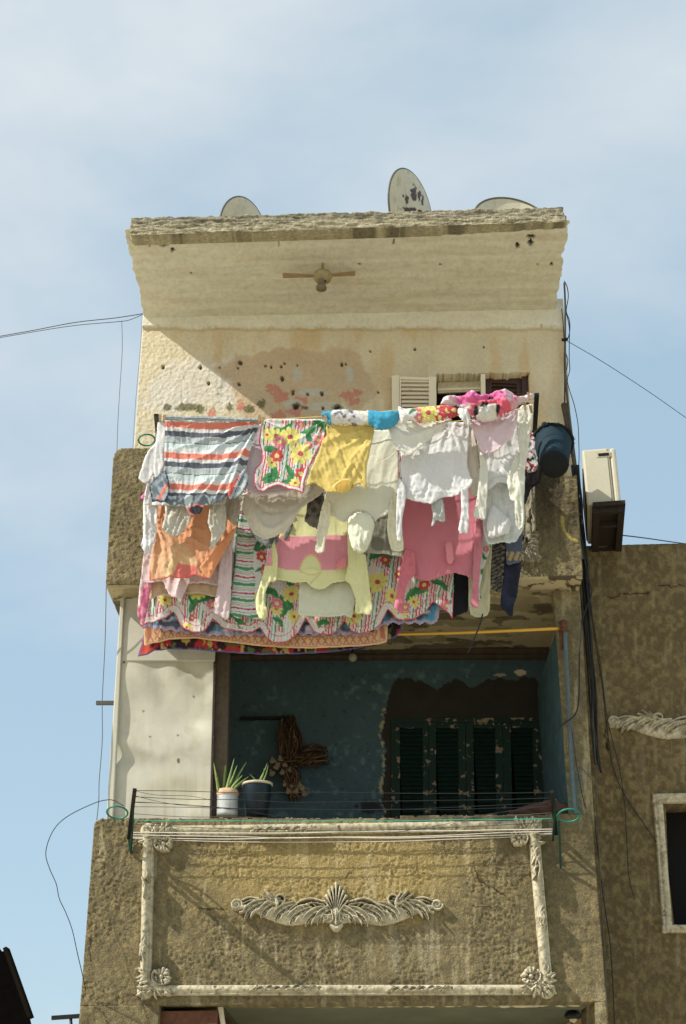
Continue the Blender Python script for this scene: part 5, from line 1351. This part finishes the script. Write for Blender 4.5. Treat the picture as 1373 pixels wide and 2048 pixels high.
wear('white_trousers', 'white trousers hanging at the far right post of the rack', 'trousers', [('white_trousers',
    [(1036, 822), (1045, 812), (1067, 810), (1065, 845), (1060, 876), (1053, 925), (1050, 965), (1048, 1010), (1047, 1052), (1040, 1060), (1032, 1050), (1030, 1010), (1034, 960), (1040, 910), (1036, 870)], -.92, plain(S(228, 220, 200)), dict(seed=694, amp=.016, lam=8, pins=[(1058, 812, 90, 10, .012)]))])
def rwb(x, y, d):
    o = np.ones(x.shape+(3,))*S(232, 224, 214); o = blend(o, (fb(x/8, y/6, 95, 3) > .52)*1.0, S(170, 44, 52)); return blend(o, (fb(x/7, y/9, 96, 3) > .6)*1.0, S(34, 30, 40))
wear('patterned_cloth', 'red, white and black patterned cloth between the white trousers and the bucket', 'cloth', [('patterned_cloth', [(1054, 868), (1068, 866), (1079, 905), (1074, 940), (1060, 946), (1053, 940)], -.62, rwb, dict(seed=695, amp=.012, lam=8))])
wear('black_cloth', 'black cloth tucked under the bucket at the right end of the rack', 'cloth', [('black_cloth', [(1050, 930), (1084, 935), (1080, 965), (1062, 980), (1052, 1010), (1048, 1000)], -.52, plain(S(20, 20, 24)), dict(seed=696, amp=.012))])

# front line --------------------------------------------------------------------
SALM, NAVY, PALE, GREYB = S(226, 124, 102), S(92, 96, 108), S(196, 210, 212), S(172, 182, 184)
def stripes(x, y, d):
    sag = 5*np.sin(np.clip((x-330)/190, 0, 1)*pi) - 5*np.clip((x-400)/100, 0, 1)**1.5*0 - 4*np.clip((x-440)/70, 0, 1)
    q = y - sag - 843; ph = np.mod(q, 61.5)
    o = np.ones(x.shape+(3,))*S(238, 230, 220)
    for a, b, c in ((0, 11.5, SALM), (18, 28.5, NAVY), (29, 41, GREYB), (41, 42.3, S(60, 66, 70)), (43, 53, PALE)):
        o = np.where(((ph > a) & (ph < b))[..., None], c, o)
    low = (y > 992 + 10*np.clip((460-x)/100, 0, 1)*0)
    o = np.where(low[..., None], S(112, 122, 134)*(.8+.5*fb(x/12, y/8, 7))[..., None], o)
    o = np.where((low & (fb(x/14, y/14, 12) > .6))[..., None], PALE, o)
    nk = ((x-394)/17)**2+((y-1021)/10)**2
    o = np.where((nk < 1.0)[..., None], S(48, 52, 62), o); o = np.where(((nk > .75) & (nk < 1.35) & (y > 1008))[..., None], S(214, 110, 92), o)
    return o
wear('striped_shirt', 'thin white shirt with salmon and navy stripes hung upside down at the front left', 'shirt', [
    ('body', [(331, 840), (375, 842), (430, 844), (480, 846), (519, 847), (509, 875), (499, 912), (494, 938), (491, 965), (482, 990), (468, 998), (455, 993), (442, 1003), (424, 1010), (412, 1007), (408, 1016), (402, 1027), (388, 1033), (379, 1029), (374, 1018), (366, 1010), (350, 1013), (332, 1007), (320, 998), (322, 970), (329, 945), (330, 895)],
     -1.0, stripes, dict(seed=701, amp=.014, lam=18, fine=.8, step=1.4, pins=[(519, 846, 170, 11, .026), (331, 842, 50, 5, .010)], creases=[([(505, 870), (455, 985)], 5, .022), ([(500, 885), (430, 1000)], 4, .018), ([(420, 960), (370, 1000), (350, 1008)], 4, .018), ([(440, 950), (395, 1010)], 4, .02)])),
    ('sleeve', [(331, 940), (338, 962), (340, 985), (334, 1002), (322, 1006), (312, 1002), (306, 1008), (302, 992), (299, 975), (306, 962), (320, 950)], -1.03, lambda x, y, d: np.where((d < 3)[..., None], S(60, 70, 80), np.where((np.mod(x*.8+y*.5, 30) < 7)[..., None], SALM, np.ones(x.shape+(3,))*S(150, 164, 174))), dict(seed=702, amp=.024, lam=8, tilt=30)),
    ('sleeve', [(490, 938), (496, 950), (497, 968), (488, 984), (474, 995), (462, 1000), (456, 992), (470, 960)], -1.04, lambda x, y, d: np.where((np.abs(x+y*.45-904) < 5)[..., None], S(196, 70, 60), np.where((np.mod(x+y*.45, 16) < 7)[..., None], S(98, 112, 126), np.ones(x.shape+(3,))*S(190, 200, 202))), dict(seed=703, amp=.020, lam=9, tilt=-25))])
wear('white_strip_cloth', 'narrow white cloth pegged at the left post, beside the striped shirt', 'cloth', [('white_strip_cloth', [(316, 846), (333, 844), (333, 885), (332, 930), (324, 945), (314, 958), (308, 945), (311, 900)], -.97, plain(WHT), dict(seed=704, amp=.010, lam=8))])
wear('folded_stripe', 'grey striped cloth folded over the front line above the striped shirt', 'cloth', [('folded_stripe', [(331, 832), (400, 833), (470, 836), (520, 839), (520, 844), (470, 844), (400, 842), (331, 841)], -1.02, lambda x, y, d: np.where((np.mod(y-(x-331)*.035, 4) < 1.6)[..., None], S(110, 122, 132), np.ones(x.shape+(3,))*S(176, 182, 182)), dict(seed=705, amp=.004, bulge=.012, round_=2, step=1.8))])
wear('lilac_cloth', 'pale lilac cloth between the striped shirt and the floral pillowcase', 'cloth', [('lilac_cloth', [(512, 850), (545, 850), (545, 940), (590, 975), (575, 986), (540, 991), (506, 989), (491, 974), (495, 930), (504, 890)], -.93, plain(S(212, 198, 206)), dict(seed=706, amp=.010, lam=20))])
pf = [(603, 908, 'y', 1.5, .2), (582, 874, 'y', 1.35, 1.), (560, 885, 'p', 1.3, 0), (548, 900, 'l', 1.3, 1), (638, 880, 'p', 1.1, 0), (650, 850, 'l', 1.2, 1.3), (566, 862, 'l', 1.0, 0), (545, 924, 'y', .8, 0), (603, 948, 'r', 1.2, .3), (585, 948, 'l', 1.1, 2), (540, 950, 'l', 1.0, .3),
      (555, 912, 'r', 1.1, 0), (621, 885, 'l', 1.2, 2.2), (590, 966, 'y', .7, 0), (535, 870, 'y', .9, .5), (610, 965, 'l', .8, 0), (622, 862, 'l', 1.0, 3)]
def pband(o, x, y, d):
    o = np.where(((d < 7) & (y > 940))[..., None], S(242, 232, 224), o)
    o = np.where(((d < 7) & (x < 528) & (y > 860))[..., None], S(242, 222, 220), o)
    o = np.where((y < 843)[..., None], S(240, 222, 220), o)
    return np.where((((d < 2.4) & (y > 850)) | ((d > 7) & (d < 8.2) & (y > 950)))[..., None], S(214, 60, 96), o)
wear('floral_pillowcase', 'white pillowcase with red and yellow flowers on stripes, pegged on the front line', 'pillowcase', [('floral_pillowcase',
    [(526, 839), (560, 840), (600, 839), (640, 839), (655, 842), (657, 856), (648, 878), (637, 900), (626, 922), (617, 940), (611, 960), (607, 987), (590, 982), (575, 978), (557, 971), (540, 977), (527, 984), (515, 982), (509, 966), (511, 937), (524, 925), (524, 905), (518, 885), (521, 862)],
    -1.0, floral_fn(77, .16, True, 8, (530, 850, 640, 975), 1.0, band=pband, fixed=pf), dict(seed=707, amp=.016, lam=26, fine=.5, step=1.3, pins=[(526, 840, 60, 6, .012), (650, 842, 90, 6, .016)]))])
MUS = S(218, 194, 100)
def yel(x, y, d):
    o = np.ones(x.shape+(3,))*MUS
    nk = ((x-688)/20)**2+((y-970)/11)**2
    o = np.where((nk < .8)[..., None], S(196, 156, 50), o)
    return o
wear('yellow_shirt', 'mustard yellow tee hung upside down on the front line', 't-shirt', [
    ('body', [(654, 852), (690, 852), (748, 852), (745, 880), (739, 912), (734, 935), (733, 960), (733, 980), (726, 976), (720, 968), (712, 973), (702, 982), (690, 987), (655, 986), (645, 977), (628, 968), (613, 972), (617, 956), (626, 932), (640, 900)], -1.0, yel,
     dict(seed=708, amp=.016, lam=16, tilt=24, pins=[(748, 853, 150, 9, .020), (655, 855, 60, 6, .010)], creases=[([(742, 880), (705, 960)], 5, .016), ([(740, 890), (690, 950)], 4, .012)])),
    ('collar', [(664, 976), (672, 966), (686, 958), (700, 958), (706, 966), (702, 980), (690, 987), (672, 986)], -1.025, lambda x, y, d: np.where((d < 4)[..., None], MUS*1.0, np.ones(x.shape+(3,))*S(206, 166, 60)), dict(seed=709, amp=.006, lam=8, bulge=.012, step=1.8))])
wear('sheer_top', 'thin pale pink top with hanging strings, draped in a triangle at the front', 'top', [
    ('body', [(772, 834), (800, 843), (850, 842), (905, 838), (893, 850), (862, 878), (834, 901), (819, 912), (809, 904), (792, 900), (784, 882), (776, 855)], -1.0, plain(S(240, 218, 206)), dict(seed=710, amp=.012, lam=14, tilt=50, pins=[(905, 838, 120, 8, .014)], creases=[([(780, 845), (820, 875), (900, 842)], 5, .016)])),
    ])
STL = ['white string running from the turquoise towel to the sheer pink top', 'longest white string, dangling below the sheer pink top over the cream jumper', 'short white string close beside the one over the turquoise towel']
for pts in ([(761, 827, -1.03), (770, 842, -1.04), (779, 852, -1.03)], [(800, 890, -1.04), (785, 910, -1.05), (770, 920, -1.05), (756, 928, -1.05)], [(765, 826, -1.03), (776, 845, -1.03)]):
    o = cable('string', pts, -1, .003, M_ROPEW, None, parent=None); tagit(o, STL.pop(0), 'string', 'strings of the sheer top')
TQ = S(40, 160, 200)
def blue_c(x, y, d):
    o = np.ones(x.shape+(3,))*S(222, 216, 214); o = blend(o, sstep(.55, .65, fb(x/10, y/6, 711, 3)), S(110, 108, 130)); o = blend(o, sstep(.68, .72, fb(x/8, y/6, 712, 3)), S(210, 190, 90))
    return np.where(((x < 664) | (x > 738))[..., None], TQ, o)
wear('blue_white_towel', 'turquoise and white towel rolled over the line above the yellow shirt', 'towel', [('blue_white_towel',
    [(642, 829), (659, 824), (691, 821), (730, 823), (750, 822), (763, 826), (780, 824), (800, 823), (797, 843), (787, 855), (775, 858), (756, 862), (744, 852), (702, 851), (667, 849), (659, 854), (653, 841)], -1.04, blue_c, dict(seed=713, amp=.020, lam=12, bulge=.04, tilt=55, step=2.0))])
wear('floral_roll', 'flowered cloth rolled over the line between the towel and the pink bundle', 'cloth', [('floral_roll',
    [(797, 813), (812, 820), (850, 816), (890, 812), (915, 818), (915, 832), (891, 842), (850, 848), (820, 843), (804, 848), (798, 832)], -1.05, floral_fn(88, 0, False, 5, (800, 815, 915, 845), 1.0, fixed=[(857, 833, 'y', 1.3, 0), (896, 826, 'r', 1.5, 0), (830, 822, 'l', .8, 0), (880, 838, 'l', .9, 1), (838, 840, 'p', .8, 0), (908, 824, 'r', 1.2, 0)]), dict(seed=714, amp=.014, lam=10, bulge=.04, tilt=70, step=1.4))])
def mag(x, y, d):
    o = np.ones(x.shape+(3,))*S(240, 200, 206)
    o = blend(o, blob(x, y, 965, 805, 62, 13, 721, .5, .2), S(222, 96, 162)); o = blend(o, blob(x, y, 985, 825, 48, 14, 722, .5, .2), S(232, 88, 116))
    o = blend(o, blob(x, y, 975, 832, 26, 12, 724, .3, .15), S(240, 226, 212))
    for a in [(953, 833, 5, 11), (970, 822, 9, 4), (996, 830, 4, 7), (984, 807, 7, 4)]: o = blend(o, blob(x, y, *a, 725, .5, .2), S(44, 32, 40))
    return o
wear('pink_bundle', 'pink and magenta blanket with black marks bunched over the top right of the line', 'blanket', [
    ('body', [(881, 812), (884, 802), (892, 796), (910, 794), (925, 795), (935, 789), (946, 786), (958, 793), (976, 794), (992, 789), (1011, 786), (1026, 791), (1034, 797), (1052, 793), (1068, 791), (1066, 803), (1050, 808), (1036, 814), (1024, 824), (1006, 836), (982, 846), (959, 846), (944, 838), (930, 826), (912, 815), (895, 814)], -1.03, mag,
     dict(seed=726, amp=.034, lam=13, bulge=.09, tilt=65, step=1.9, fine=1.6, creases=[([(900, 805), (950, 812), (1000, 800), (1050, 797)], 5, -.03), ([(940, 795), (960, 820), (1000, 815)], 4, -.02), ([(990, 792), (1010, 812), (1000, 830)], 5, .025)])),
    ('loose_end', [(918, 815), (934, 818), (942, 838), (940, 852), (929, 846), (922, 838), (916, 826)], -1.10, plain(S(236, 222, 214)), dict(seed=727, amp=.022, lam=8, bulge=.02))])
wear('pale_pink_tee', 'pale pink tee hanging below the magenta blanket', 't-shirt', [('pale_pink_tee',
    [(941, 842), (980, 838), (1036, 818), (1033, 848), (1025, 876), (1008, 890), (997, 903), (976, 909), (961, 901), (951, 875)], -.96, plain(S(232, 196, 204)), dict(seed=728, amp=.014, lam=18, pins=[(1036, 820, 90, 8, .014)]))])

tarp()

# ------------------------------------------------------------------ clothes racks and lines
def bar_perf(a, b, w_, d_, name, mat, par):
    return MB().beam(a, b, w_, d_).build(name, mat, par)
def rack(label, pl, pr, lines, arms, hoops, group='clothes racks fixed to the balcony parapets'):
    R = empty('clothes_rack', pl, label, 'clothes rack', group)
    for k, (a, b, w_) in enumerate(arms): bar_perf(a, b, w_, .018, 'arm' if k < 2 else 'brace', M_BLACK if k < 2 else M_DGREEN, R)
    for pts, r, mt in lines: MB().tube(crom(pts, 6), r, 5).build('line', mt, R)
    for c, x, y, rad in hoops:
        x = Vector(x).normalized(); y = Vector(y).normalized()
        pts = [c + (x*cos(a)+y*sin(a)*1.0)*rad for a in np.linspace(0, 2*pi, 28, endpoint=False)]
        m = MB().tube(pts, .0065, 8, closed=True); m.build('end_hoop', M_HOOP, R)
    return R
# lower rack
al, bl_ = U(258, 1676, -.03), U(270, 1579, -.85)
ar, br_ = U(1113, 1668, -.03), U(1104, 1583, -.85)
lines = []
for f, px_l, mt, r, sag in [(.98, 0, M_WIRE, .0022, 1), (.86, 0, M_WIRE, .0022, 3), (.76, 0, M_WIRE, .002, 5), (.66, 0, M_WIRE, .002, 2), (.52, 0, M_WIREG, .0022, 4), (.38, 0, M_ROPEG, .0030, 1), (.30, 0, M_WIRE, .002, 5), (.12, 0, M_ROPEW, .0034, 1), (.02, 0, M_ROPEW, .0034, 2), (.0, 0, M_ROPEW, .0026, 4), (.07, 0, M_ROPEW, .0030, 3)]:
    p = al.lerp(bl_, f); q = ar.lerp(br_, f); pts = []
    rr = random.Random(int(f*100))
    for k in range(9):
        t = k/8; v = p.lerp(q, t); v.z -= sag*.011*sin(pi*t) + (rr.uniform(-.006, .006) if 0 < k < 8 else 0); pts.append(v)
    lines.append((pts, r, mt))
for (x0_, y0_, x1_, y1_, m_) in [(272, 1582, 420, 1600, 3), (272, 1592, 560, 1636, 5), (270, 1605, 700, 1640, -4), (1100, 1600, 900, 1650, 4), (1095, 1612, 760, 1668, -3)]:
    pts = [U(x0_+(x1_-x0_)*t, y0_+(y1_-y0_)*t + m_*sin(t*pi*2), -.7+.5*t) for t in np.linspace(0, 1, 9)]; lines.append((pts, .0016, M_WIRE))
hoops = [(U(235, 1625, -.25), (1, 0, 0), (0, -.85, .34), .072), (U(1138, 1631, -.25), (1, 0, 0), (0, -.85, .34), .076)]
rack('black iron clothes rack with empty lines in front of the lower parapet', al, ar, lines,
     [(al, bl_, .026), (ar, br_, .026), (U(258, 1676, -.03), U(263, 1706, -.012), .016), (U(269, 1590, -.70), U(263, 1706, -.012), .012), (U(1118, 1640, -.3), U(1122, 1736, -.012), .016), (U(1112, 1600, -.7), U(1106, 1680, -.02), .014)], hoops)
# upper rack
al2, bl2 = U(318, 888, -.22), U(313, 830, -1.02)
ar2, br2 = U(1070, 862, -.22), U(1074, 788, -1.02)
lines = []
for f in (.98, .82, .66, .50, .34, .18):
    p = al2.lerp(bl2, f); q = ar2.lerp(br2, f); lines.append(([p.lerp(q, t)-Vector((0, 0, .085*sin(pi*t**.7))) for t in np.linspace(0, 1, 11)], .0035, M_ROPEY))
rack('black iron clothes rack on the middle parapet, loaded with laundry', al2, ar2, lines,
     [(al2, bl2, .034), (ar2, br2, .034), (U(324, 890, -.215), U(330, 925, -.215), .016), (U(1066, 862, -.215), U(1062, 905, -.215), .016)],
     [(U(294, 880, -.6), (1, 0, .1), (0, -.8, .2), .062)])
line_y = lambda x: 838-(x-330)*.058
def peg(x, y, Y, r, label, mat=M_PEG):
    c = U(x, y, Y); rr = random.Random(int(x)); a = rr.uniform(-.15, .15)
    m = MB()
    for s in (-1, 1):
        m.beam(c+Vector((s*.006+a*.03, -.004, .028)), c+Vector((s*.003-a*.03, -.004, -.035)), .008, .010)
    m.tube([c+Vector((-.009, -.004, .004)), c+Vector((.009, -.004, .004))], .004, 6)
    o = m.build('clothes_peg', mat); tagit(o, label, 'clothes peg', 'clothes pegs on the front line')
for x, y, Y, lb in [(321, 836, -1.05, 'wooden peg nearest the left post, left of a second one'), (329, 837, -1.06, 'wooden peg at the left top corner of the striped shirt'), (519, 838, -1.06, 'wooden peg between the striped shirt and the floral pillowcase'),
                    (526, 842, -1.07, 'second wooden peg beside the top left corner of the floral pillowcase'), (1058, 792, -1.12, 'wooden peg on the pink blanket next to the right post'), (1050, 812, -1.08, 'wooden peg at the top of the white trousers'), (1062, 818, -1.06, 'wooden peg against the right post of the rack'), (652, 838, -1.07, 'wooden peg at the top right corner of the floral pillowcase')]:
    peg(x, y, Y, .01, lb)

# ------------------------------------------------------------------ hanging bucket
bc = U(1109, 872, -.62)
BK = empty('hanging_bucket', bc, 'dark teal rubber bucket with a black bottom hanging at the right end of the rack', 'bucket')
top = U(1106, 884, -.58); botm = U(1109, 930, -.86)
ax = (top-botm).normalized()
hl = (top-botm).length
MB().lathe([(.001, 0), (.096, 0), (.105, .02), (.140, hl*.96), (.146, hl), (.136, hl), (.125, hl*.9), (.001, hl*.85)], botm, 34, tuple(ax)).build('pail', M_TEAL, BK)
rnd = random.Random(9)
x_ = ax.cross(Vector((0, 1, 0))).normalized(); y_ = ax.cross(x_)
m = MB()
ring = [top+(x_*cos(a)+y_*sin(a))*.146 for a in np.linspace(0, 2*pi, 40, endpoint=False)]
m.tube([p+ax*rnd.uniform(-.012, .006) for p in ring], [rnd.uniform(.012, .02) for _ in ring], 7, closed=True)
for i in range(260):
    a = rnd.uniform(0, 2*pi); p = top+(x_*cos(a)+y_*sin(a))*.152
    m.tube([p, p+Vector((rnd.uniform(-.02, .02), rnd.uniform(-.02, .01), rnd.uniform(-.03, .012)))], .0014, 3, cap=False)
o = m.build('frayed_rim', M_RUBBER, BK); 
m = MB().lathe([(.001, -.012), (.09, -.010), (.104, .004), (.108, .020), (.100, .03)], botm, 30, tuple(ax))
for i in range(200):
    a = rnd.uniform(0, 2*pi); r_ = rnd.uniform(.04, .104); p = botm+(x_*cos(a)+y_*sin(a))*r_-ax*.010
    m.tube([p, p+Vector((rnd.uniform(-.012, .012), -.006, rnd.uniform(.0, .02)))], .0013, 3, cap=False)
m.build('black_bottom', M_RUBBER, BK)
kn = U(1089, 849, -.66)
MB().ball(kn, .022, 10).tube([kn, kn+Vector((.03, 0, .012)), kn+Vector((.08, 0, .0)), kn+Vector((.10, 0, -.04))], .006, 7).build('handle', M_TEAL, BK)
rk2 = MB().tube([U(1078, 862, -.64), kn], .008, 6).build('hanging_hook', M_BLACK, BK)

# ------------------------------------------------------------------ cables
CG = 'cables running down the right edge of the house'
def cab(pts, Y, r, mat, label, name='cable'): return cable(name, pts, Y, r, mat, label, 'cable', CG)
cab([(1129, 562), (1135, 575), (1137, 595), (1133, 622), (1139, 640), (1140, 660), (1136, 678), (1131, 682)], .75, .0045, M_WIRE, 'black cable bowing out from the cornice corner to the upper tie')
cab([(1129, 566), (1131, 610), (1131, 680), (1131, 720), (1132, 760), (1136, 800), (1142, 850), (1150, 920), (1156, 1000), (1163, 1080), (1172, 1180), (1180, 1280), (1187, 1400), (1195, 1520)], .72, .009, M_WIREG, 'thick grey cable running straight from the cornice to the parapet level')
cab([(1133, 625), (1139, 655), (1139, 690), (1139, 720), (1140, 740), (1136, 755), (1134, 770)], .74, .004, M_WIRE, 'black cable bulging furthest into the sky above the bucket')
cab([(1124, 618), (1127, 650), (1129, 680), (1132, 705), (1136, 720), (1134, 738), (1131, 745), (1132, 780), (1136, 815)], .74, .004, M_WIRE, 'thin black cable hugging the top right wall corner')
cab([(1134, 760), (1141, 785), (1149, 810), (1156, 845), (1158, 880), (1158, 930), (1150, 985), (1155, 1040), (1162, 1100)], .7, .0035, M_WIRE, 'thin black cable looping widest to the right above the air conditioner')
cab([(1133, 750), (1139, 830), (1145, 870), (1150, 930), (1160, 980), (1162, 1040), (1170, 1085), (1178, 1120), (1175, 1160), (1178, 1200)], .68, .0045, M_WIREG, 'pale grey cable twisting past the shelf of the air conditioner')
cab([(1130, 690), (1129, 720), (1130, 760), (1130, 830), (1133, 870)], .76, .006, M_WIRE, 'short thick black cable lying along the wall corner under the tie')
cab([(1150, 1010), (1160, 1060), (1168, 1110), (1178, 1160), (1184, 1180), (1180, 1200), (1165, 1240), (1160, 1290), (1159, 1340), (1158, 1400), (1150, 1430), (1125, 1450), (1108, 1472)], -.05, .006, M_WIRE, 'black cable looping over the right pier towards the green shutters')
cab([(1158, 1040), (1166, 1140), (1177, 1260), (1184, 1360), (1188, 1440), (1192, 1500), (1203, 1545)], .70, .010, M_WIRE, 'thick black cable in the corner between the two houses')
cab([(1160, 1100), (1170, 1200), (1180, 1300), (1186, 1420), (1193, 1560), (1198, 1700), (1206, 1850), (1212, 1960), (1216, 2060)], .66, .005, M_WIREG, 'grey cable running down the corner to the bottom of the photograph')
cab([(1172, 1140), (1182, 1220), (1194, 1300), (1205, 1370), (1215, 1460), (1228, 1540), (1256, 1600), (1290, 1650), (1318, 1690), (1332, 1705)], .78, .0035, M_WIRE, 'thin black cable crossing the neighbour wall to the white window frame')
cab([(1172, 1140), (1190, 1260), (1203, 1340), (1216, 1440), (1238, 1530), (1249, 1600), (1254, 1680), (1258, 1750), (1270, 1800)], .77, .003, M_WIRE, 'thin black cable hanging past the left tip of the neighbour leaf scroll')
cab([(1128, 1300), (1138, 1420), (1150, 1480), (1162, 1530), (1185, 1560), (1200, 1575)], -.04, .004, M_WIREG, 'grey cable slanting across the foot of the right pier')
cab([(1143, 1450), (1152, 1520), (1165, 1590), (1173, 1620)], -.03, .003, M_WIRE, 'thin dark cable beside the blue grey pipe')
cab([(1190, 1640), (1196, 1700), (1208, 1800), (1222, 1900), (1230, 2060)], .74, .004, M_WIRE, 'thin black cable right of the lower parapet edge')
def wrap():
    m = MB(); rnd = random.Random(3)
    c0 = [U(1129, 808, .7), U(1140, 870, .7), U(1150, 930, .7), U(1157, 990, .7)]
    for i in range(60):
        off = Vector((rnd.uniform(-.022, .022), rnd.uniform(-.02, .02), 0))
        P = [c+off*(1-.3*k)+Vector((rnd.uniform(-.006, .006), 0, 0)) for k, c in enumerate(c0)]
        m.tube(crom(P, 4), rnd.uniform(.003, .006), 5)
    o = m.build('cable_bundle', M_WOOD); tagit(o, 'frayed brown bundle of old cables and rope hanging right of the bucket', 'cable bundle')
wrap()
def trunk():
    m = MB(); rnd = random.Random(8)
    c0 = [(1150, 930), (1158, 1000), (1163, 1080), (1170, 1180), (1177, 1280), (1184, 1380), (1190, 1470), (1196, 1530)]
    for i in range(16):
        o_ = rnd.uniform(-9, 9); e_ = rnd.randint(5, 8)
        P = [U(x+o_*(1-.25*abs(k-3)/3)+rnd.uniform(-3, 3), y, .66+rnd.uniform(-.03, .03)) for k, (x, y) in enumerate(c0[:e_])]
        m.tube(crom(P, 5), rnd.uniform(.003, .007), 5)
    o = m.build('cable_bundle', M_WIRE); tagit(o, 'long dark trunk of many black cables in the corner between the two houses', 'cable bundle')
trunk()
tieo = MB().beam(U(1124, 680, .7), U(1136, 678, .7), .02, .02).build('cable_tie', M_BLACK); tagit(tieo, 'small dark bracket tying the cables to the upper wall corner', 'bracket')
# wires across the sky
cable('overhead_wire', [(-60, 683, 2.2), (60, 662, 1.8), (150, 645, 1.5), (230, 636, 1.2), (289, 627, .84)], 0, .004, M_WIRE, 'upper of two thick wires coming from the left to the cornice corner', 'wire', 'wires from the left')
cable('overhead_wire', [(-60, 686, 2.2), (60, 665, 1.8), (150, 651, 1.5), (240, 643, 1.2), (262, 639, 1.0), (288, 628, .84)], 0, .0032, M_WIRE, 'lower of two wires coming from the left to the cornice corner', 'wire', 'wires from the left')
cable('hanging_wire', [(244, 643, 1.18), (245, 700, 1.18), (240, 780, 1.18), (236, 850, 1.18), (234, 915, 1.18)], 0, .0028, M_WIREG, 'thin wire hanging beside the left upper corner of the house', 'wire')
cable('hanging_wire', [(285, 632, .86), (281, 700, .86), (272, 800, .86), (266, 900, .86)], 0, .002, M_WIREG, 'fine wire close to the left edge of the upper wall', 'wire')
cable('hanging_wire', [(213, 1168, -.1), (212, 1230, -.05), (210, 1300, 0), (205, 1400, 0), (205, 1480, 0), (199, 1560, 0), (198, 1600, 0), (194, 1640, 0)], 0, .003, M_WIREG, 'thin wire hanging from the middle balcony along the metal screen', 'wire')
cable('hanging_wire', [(248, 1612, -.2), (228, 1601, -.2), (213, 1600, -.2), (190, 1606, -.2), (145, 1627, -.2), (117, 1648, -.2), (100, 1675, -.2), (92, 1708, -.2), (100, 1738, -.2), (113, 1768, -.2), (119, 1797, -.2), (132, 1825, -.2), (145, 1860, -.2), (155, 1905, -.2), (166, 1952, -.1), (172, 1980, -.02)], 0, .003, M_WIRE, 'thin wire swinging out in a big loop left of the lower parapet', 'wire')
cable('overhead_wire', [(1133, 681, .7), (1200, 720, 1.0), (1290, 778, 1.4), (1373, 836, 1.8), (1450, 892, 2.2)], 0, .003, M_WIRE, 'single wire slanting down across the sky on the right', 'wire')
cable('overhead_wire', [(1240, 1070, 2.0), (1290, 1076, 3), (1345, 1084, 4), (1420, 1094, 5)], 0, .006, M_WIRE, 'short wire behind the shelf above the neighbour roof', 'wire')
o = MB().beam(U(193, 1406, .6), U(232, 1406, .6), .024, .030).build('projecting_bar', M_WIREG); tagit(o, 'short grey bar sticking out left of the metal screen', 'bar')
MB().beam(U(228, 1406, .6), Vector((U(243, 1400, .06).x-.045, .8, U(228, 1406, .6).z)), .02, .02).build('bar_root', M_WIREG, o)
an = MB().beam(U(104, 2036, 1.2), U(162, 2032, 1.2), .03, .03)
o = an.build('aerial', M_BLACK); tagit(o, 'dark horizontal aerial bar beyond the lower left corner of the house', 'aerial')
MB().tube([U(142, 2036, 1.2), U(146, 2100, 1.2)], .012, 6).build('aerial_mast', M_BLACK, o)

# dark house corner at the lower left, much nearer to the camera
e0, e1 = U(14, 1899, -5.2), U(66, 2050, -6.4)
DH = empty('dark_roof_corner', (e0.x-1, e0.y, 0), 'black silhouette of a nearby eave in the lower left corner', 'building')
dm = vmat('eave_shade_paint', 1, base=tuple(S(14, 12, 11)), spec=0, bump=0)  # near-black colour paints the shade of the eave, which the sun reaches
pts = [U(-60, 1890, -5.2), U(0, 1897, -5.2), U(5, 1903, -5.2), U(13, 1899, -5.2), U(60, 2035, -5.2), U(80, 2110, -5.2), U(-60, 2110, -5.2)]
V = [tuple(p) for p in pts]+[tuple(p+Vector((-.25, .9, 0))) for p in pts]; n = len(pts)
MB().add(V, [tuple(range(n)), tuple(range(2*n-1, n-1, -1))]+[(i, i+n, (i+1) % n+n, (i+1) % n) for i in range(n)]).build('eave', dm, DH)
MB().beam(U(13, 1897, -5.26), U(62, 2035, -5.26), .05, .012).build('barge_board', vmat('barge', 1, base=tuple(S(28, 24, 20)), spec=0, bump=0), DH)
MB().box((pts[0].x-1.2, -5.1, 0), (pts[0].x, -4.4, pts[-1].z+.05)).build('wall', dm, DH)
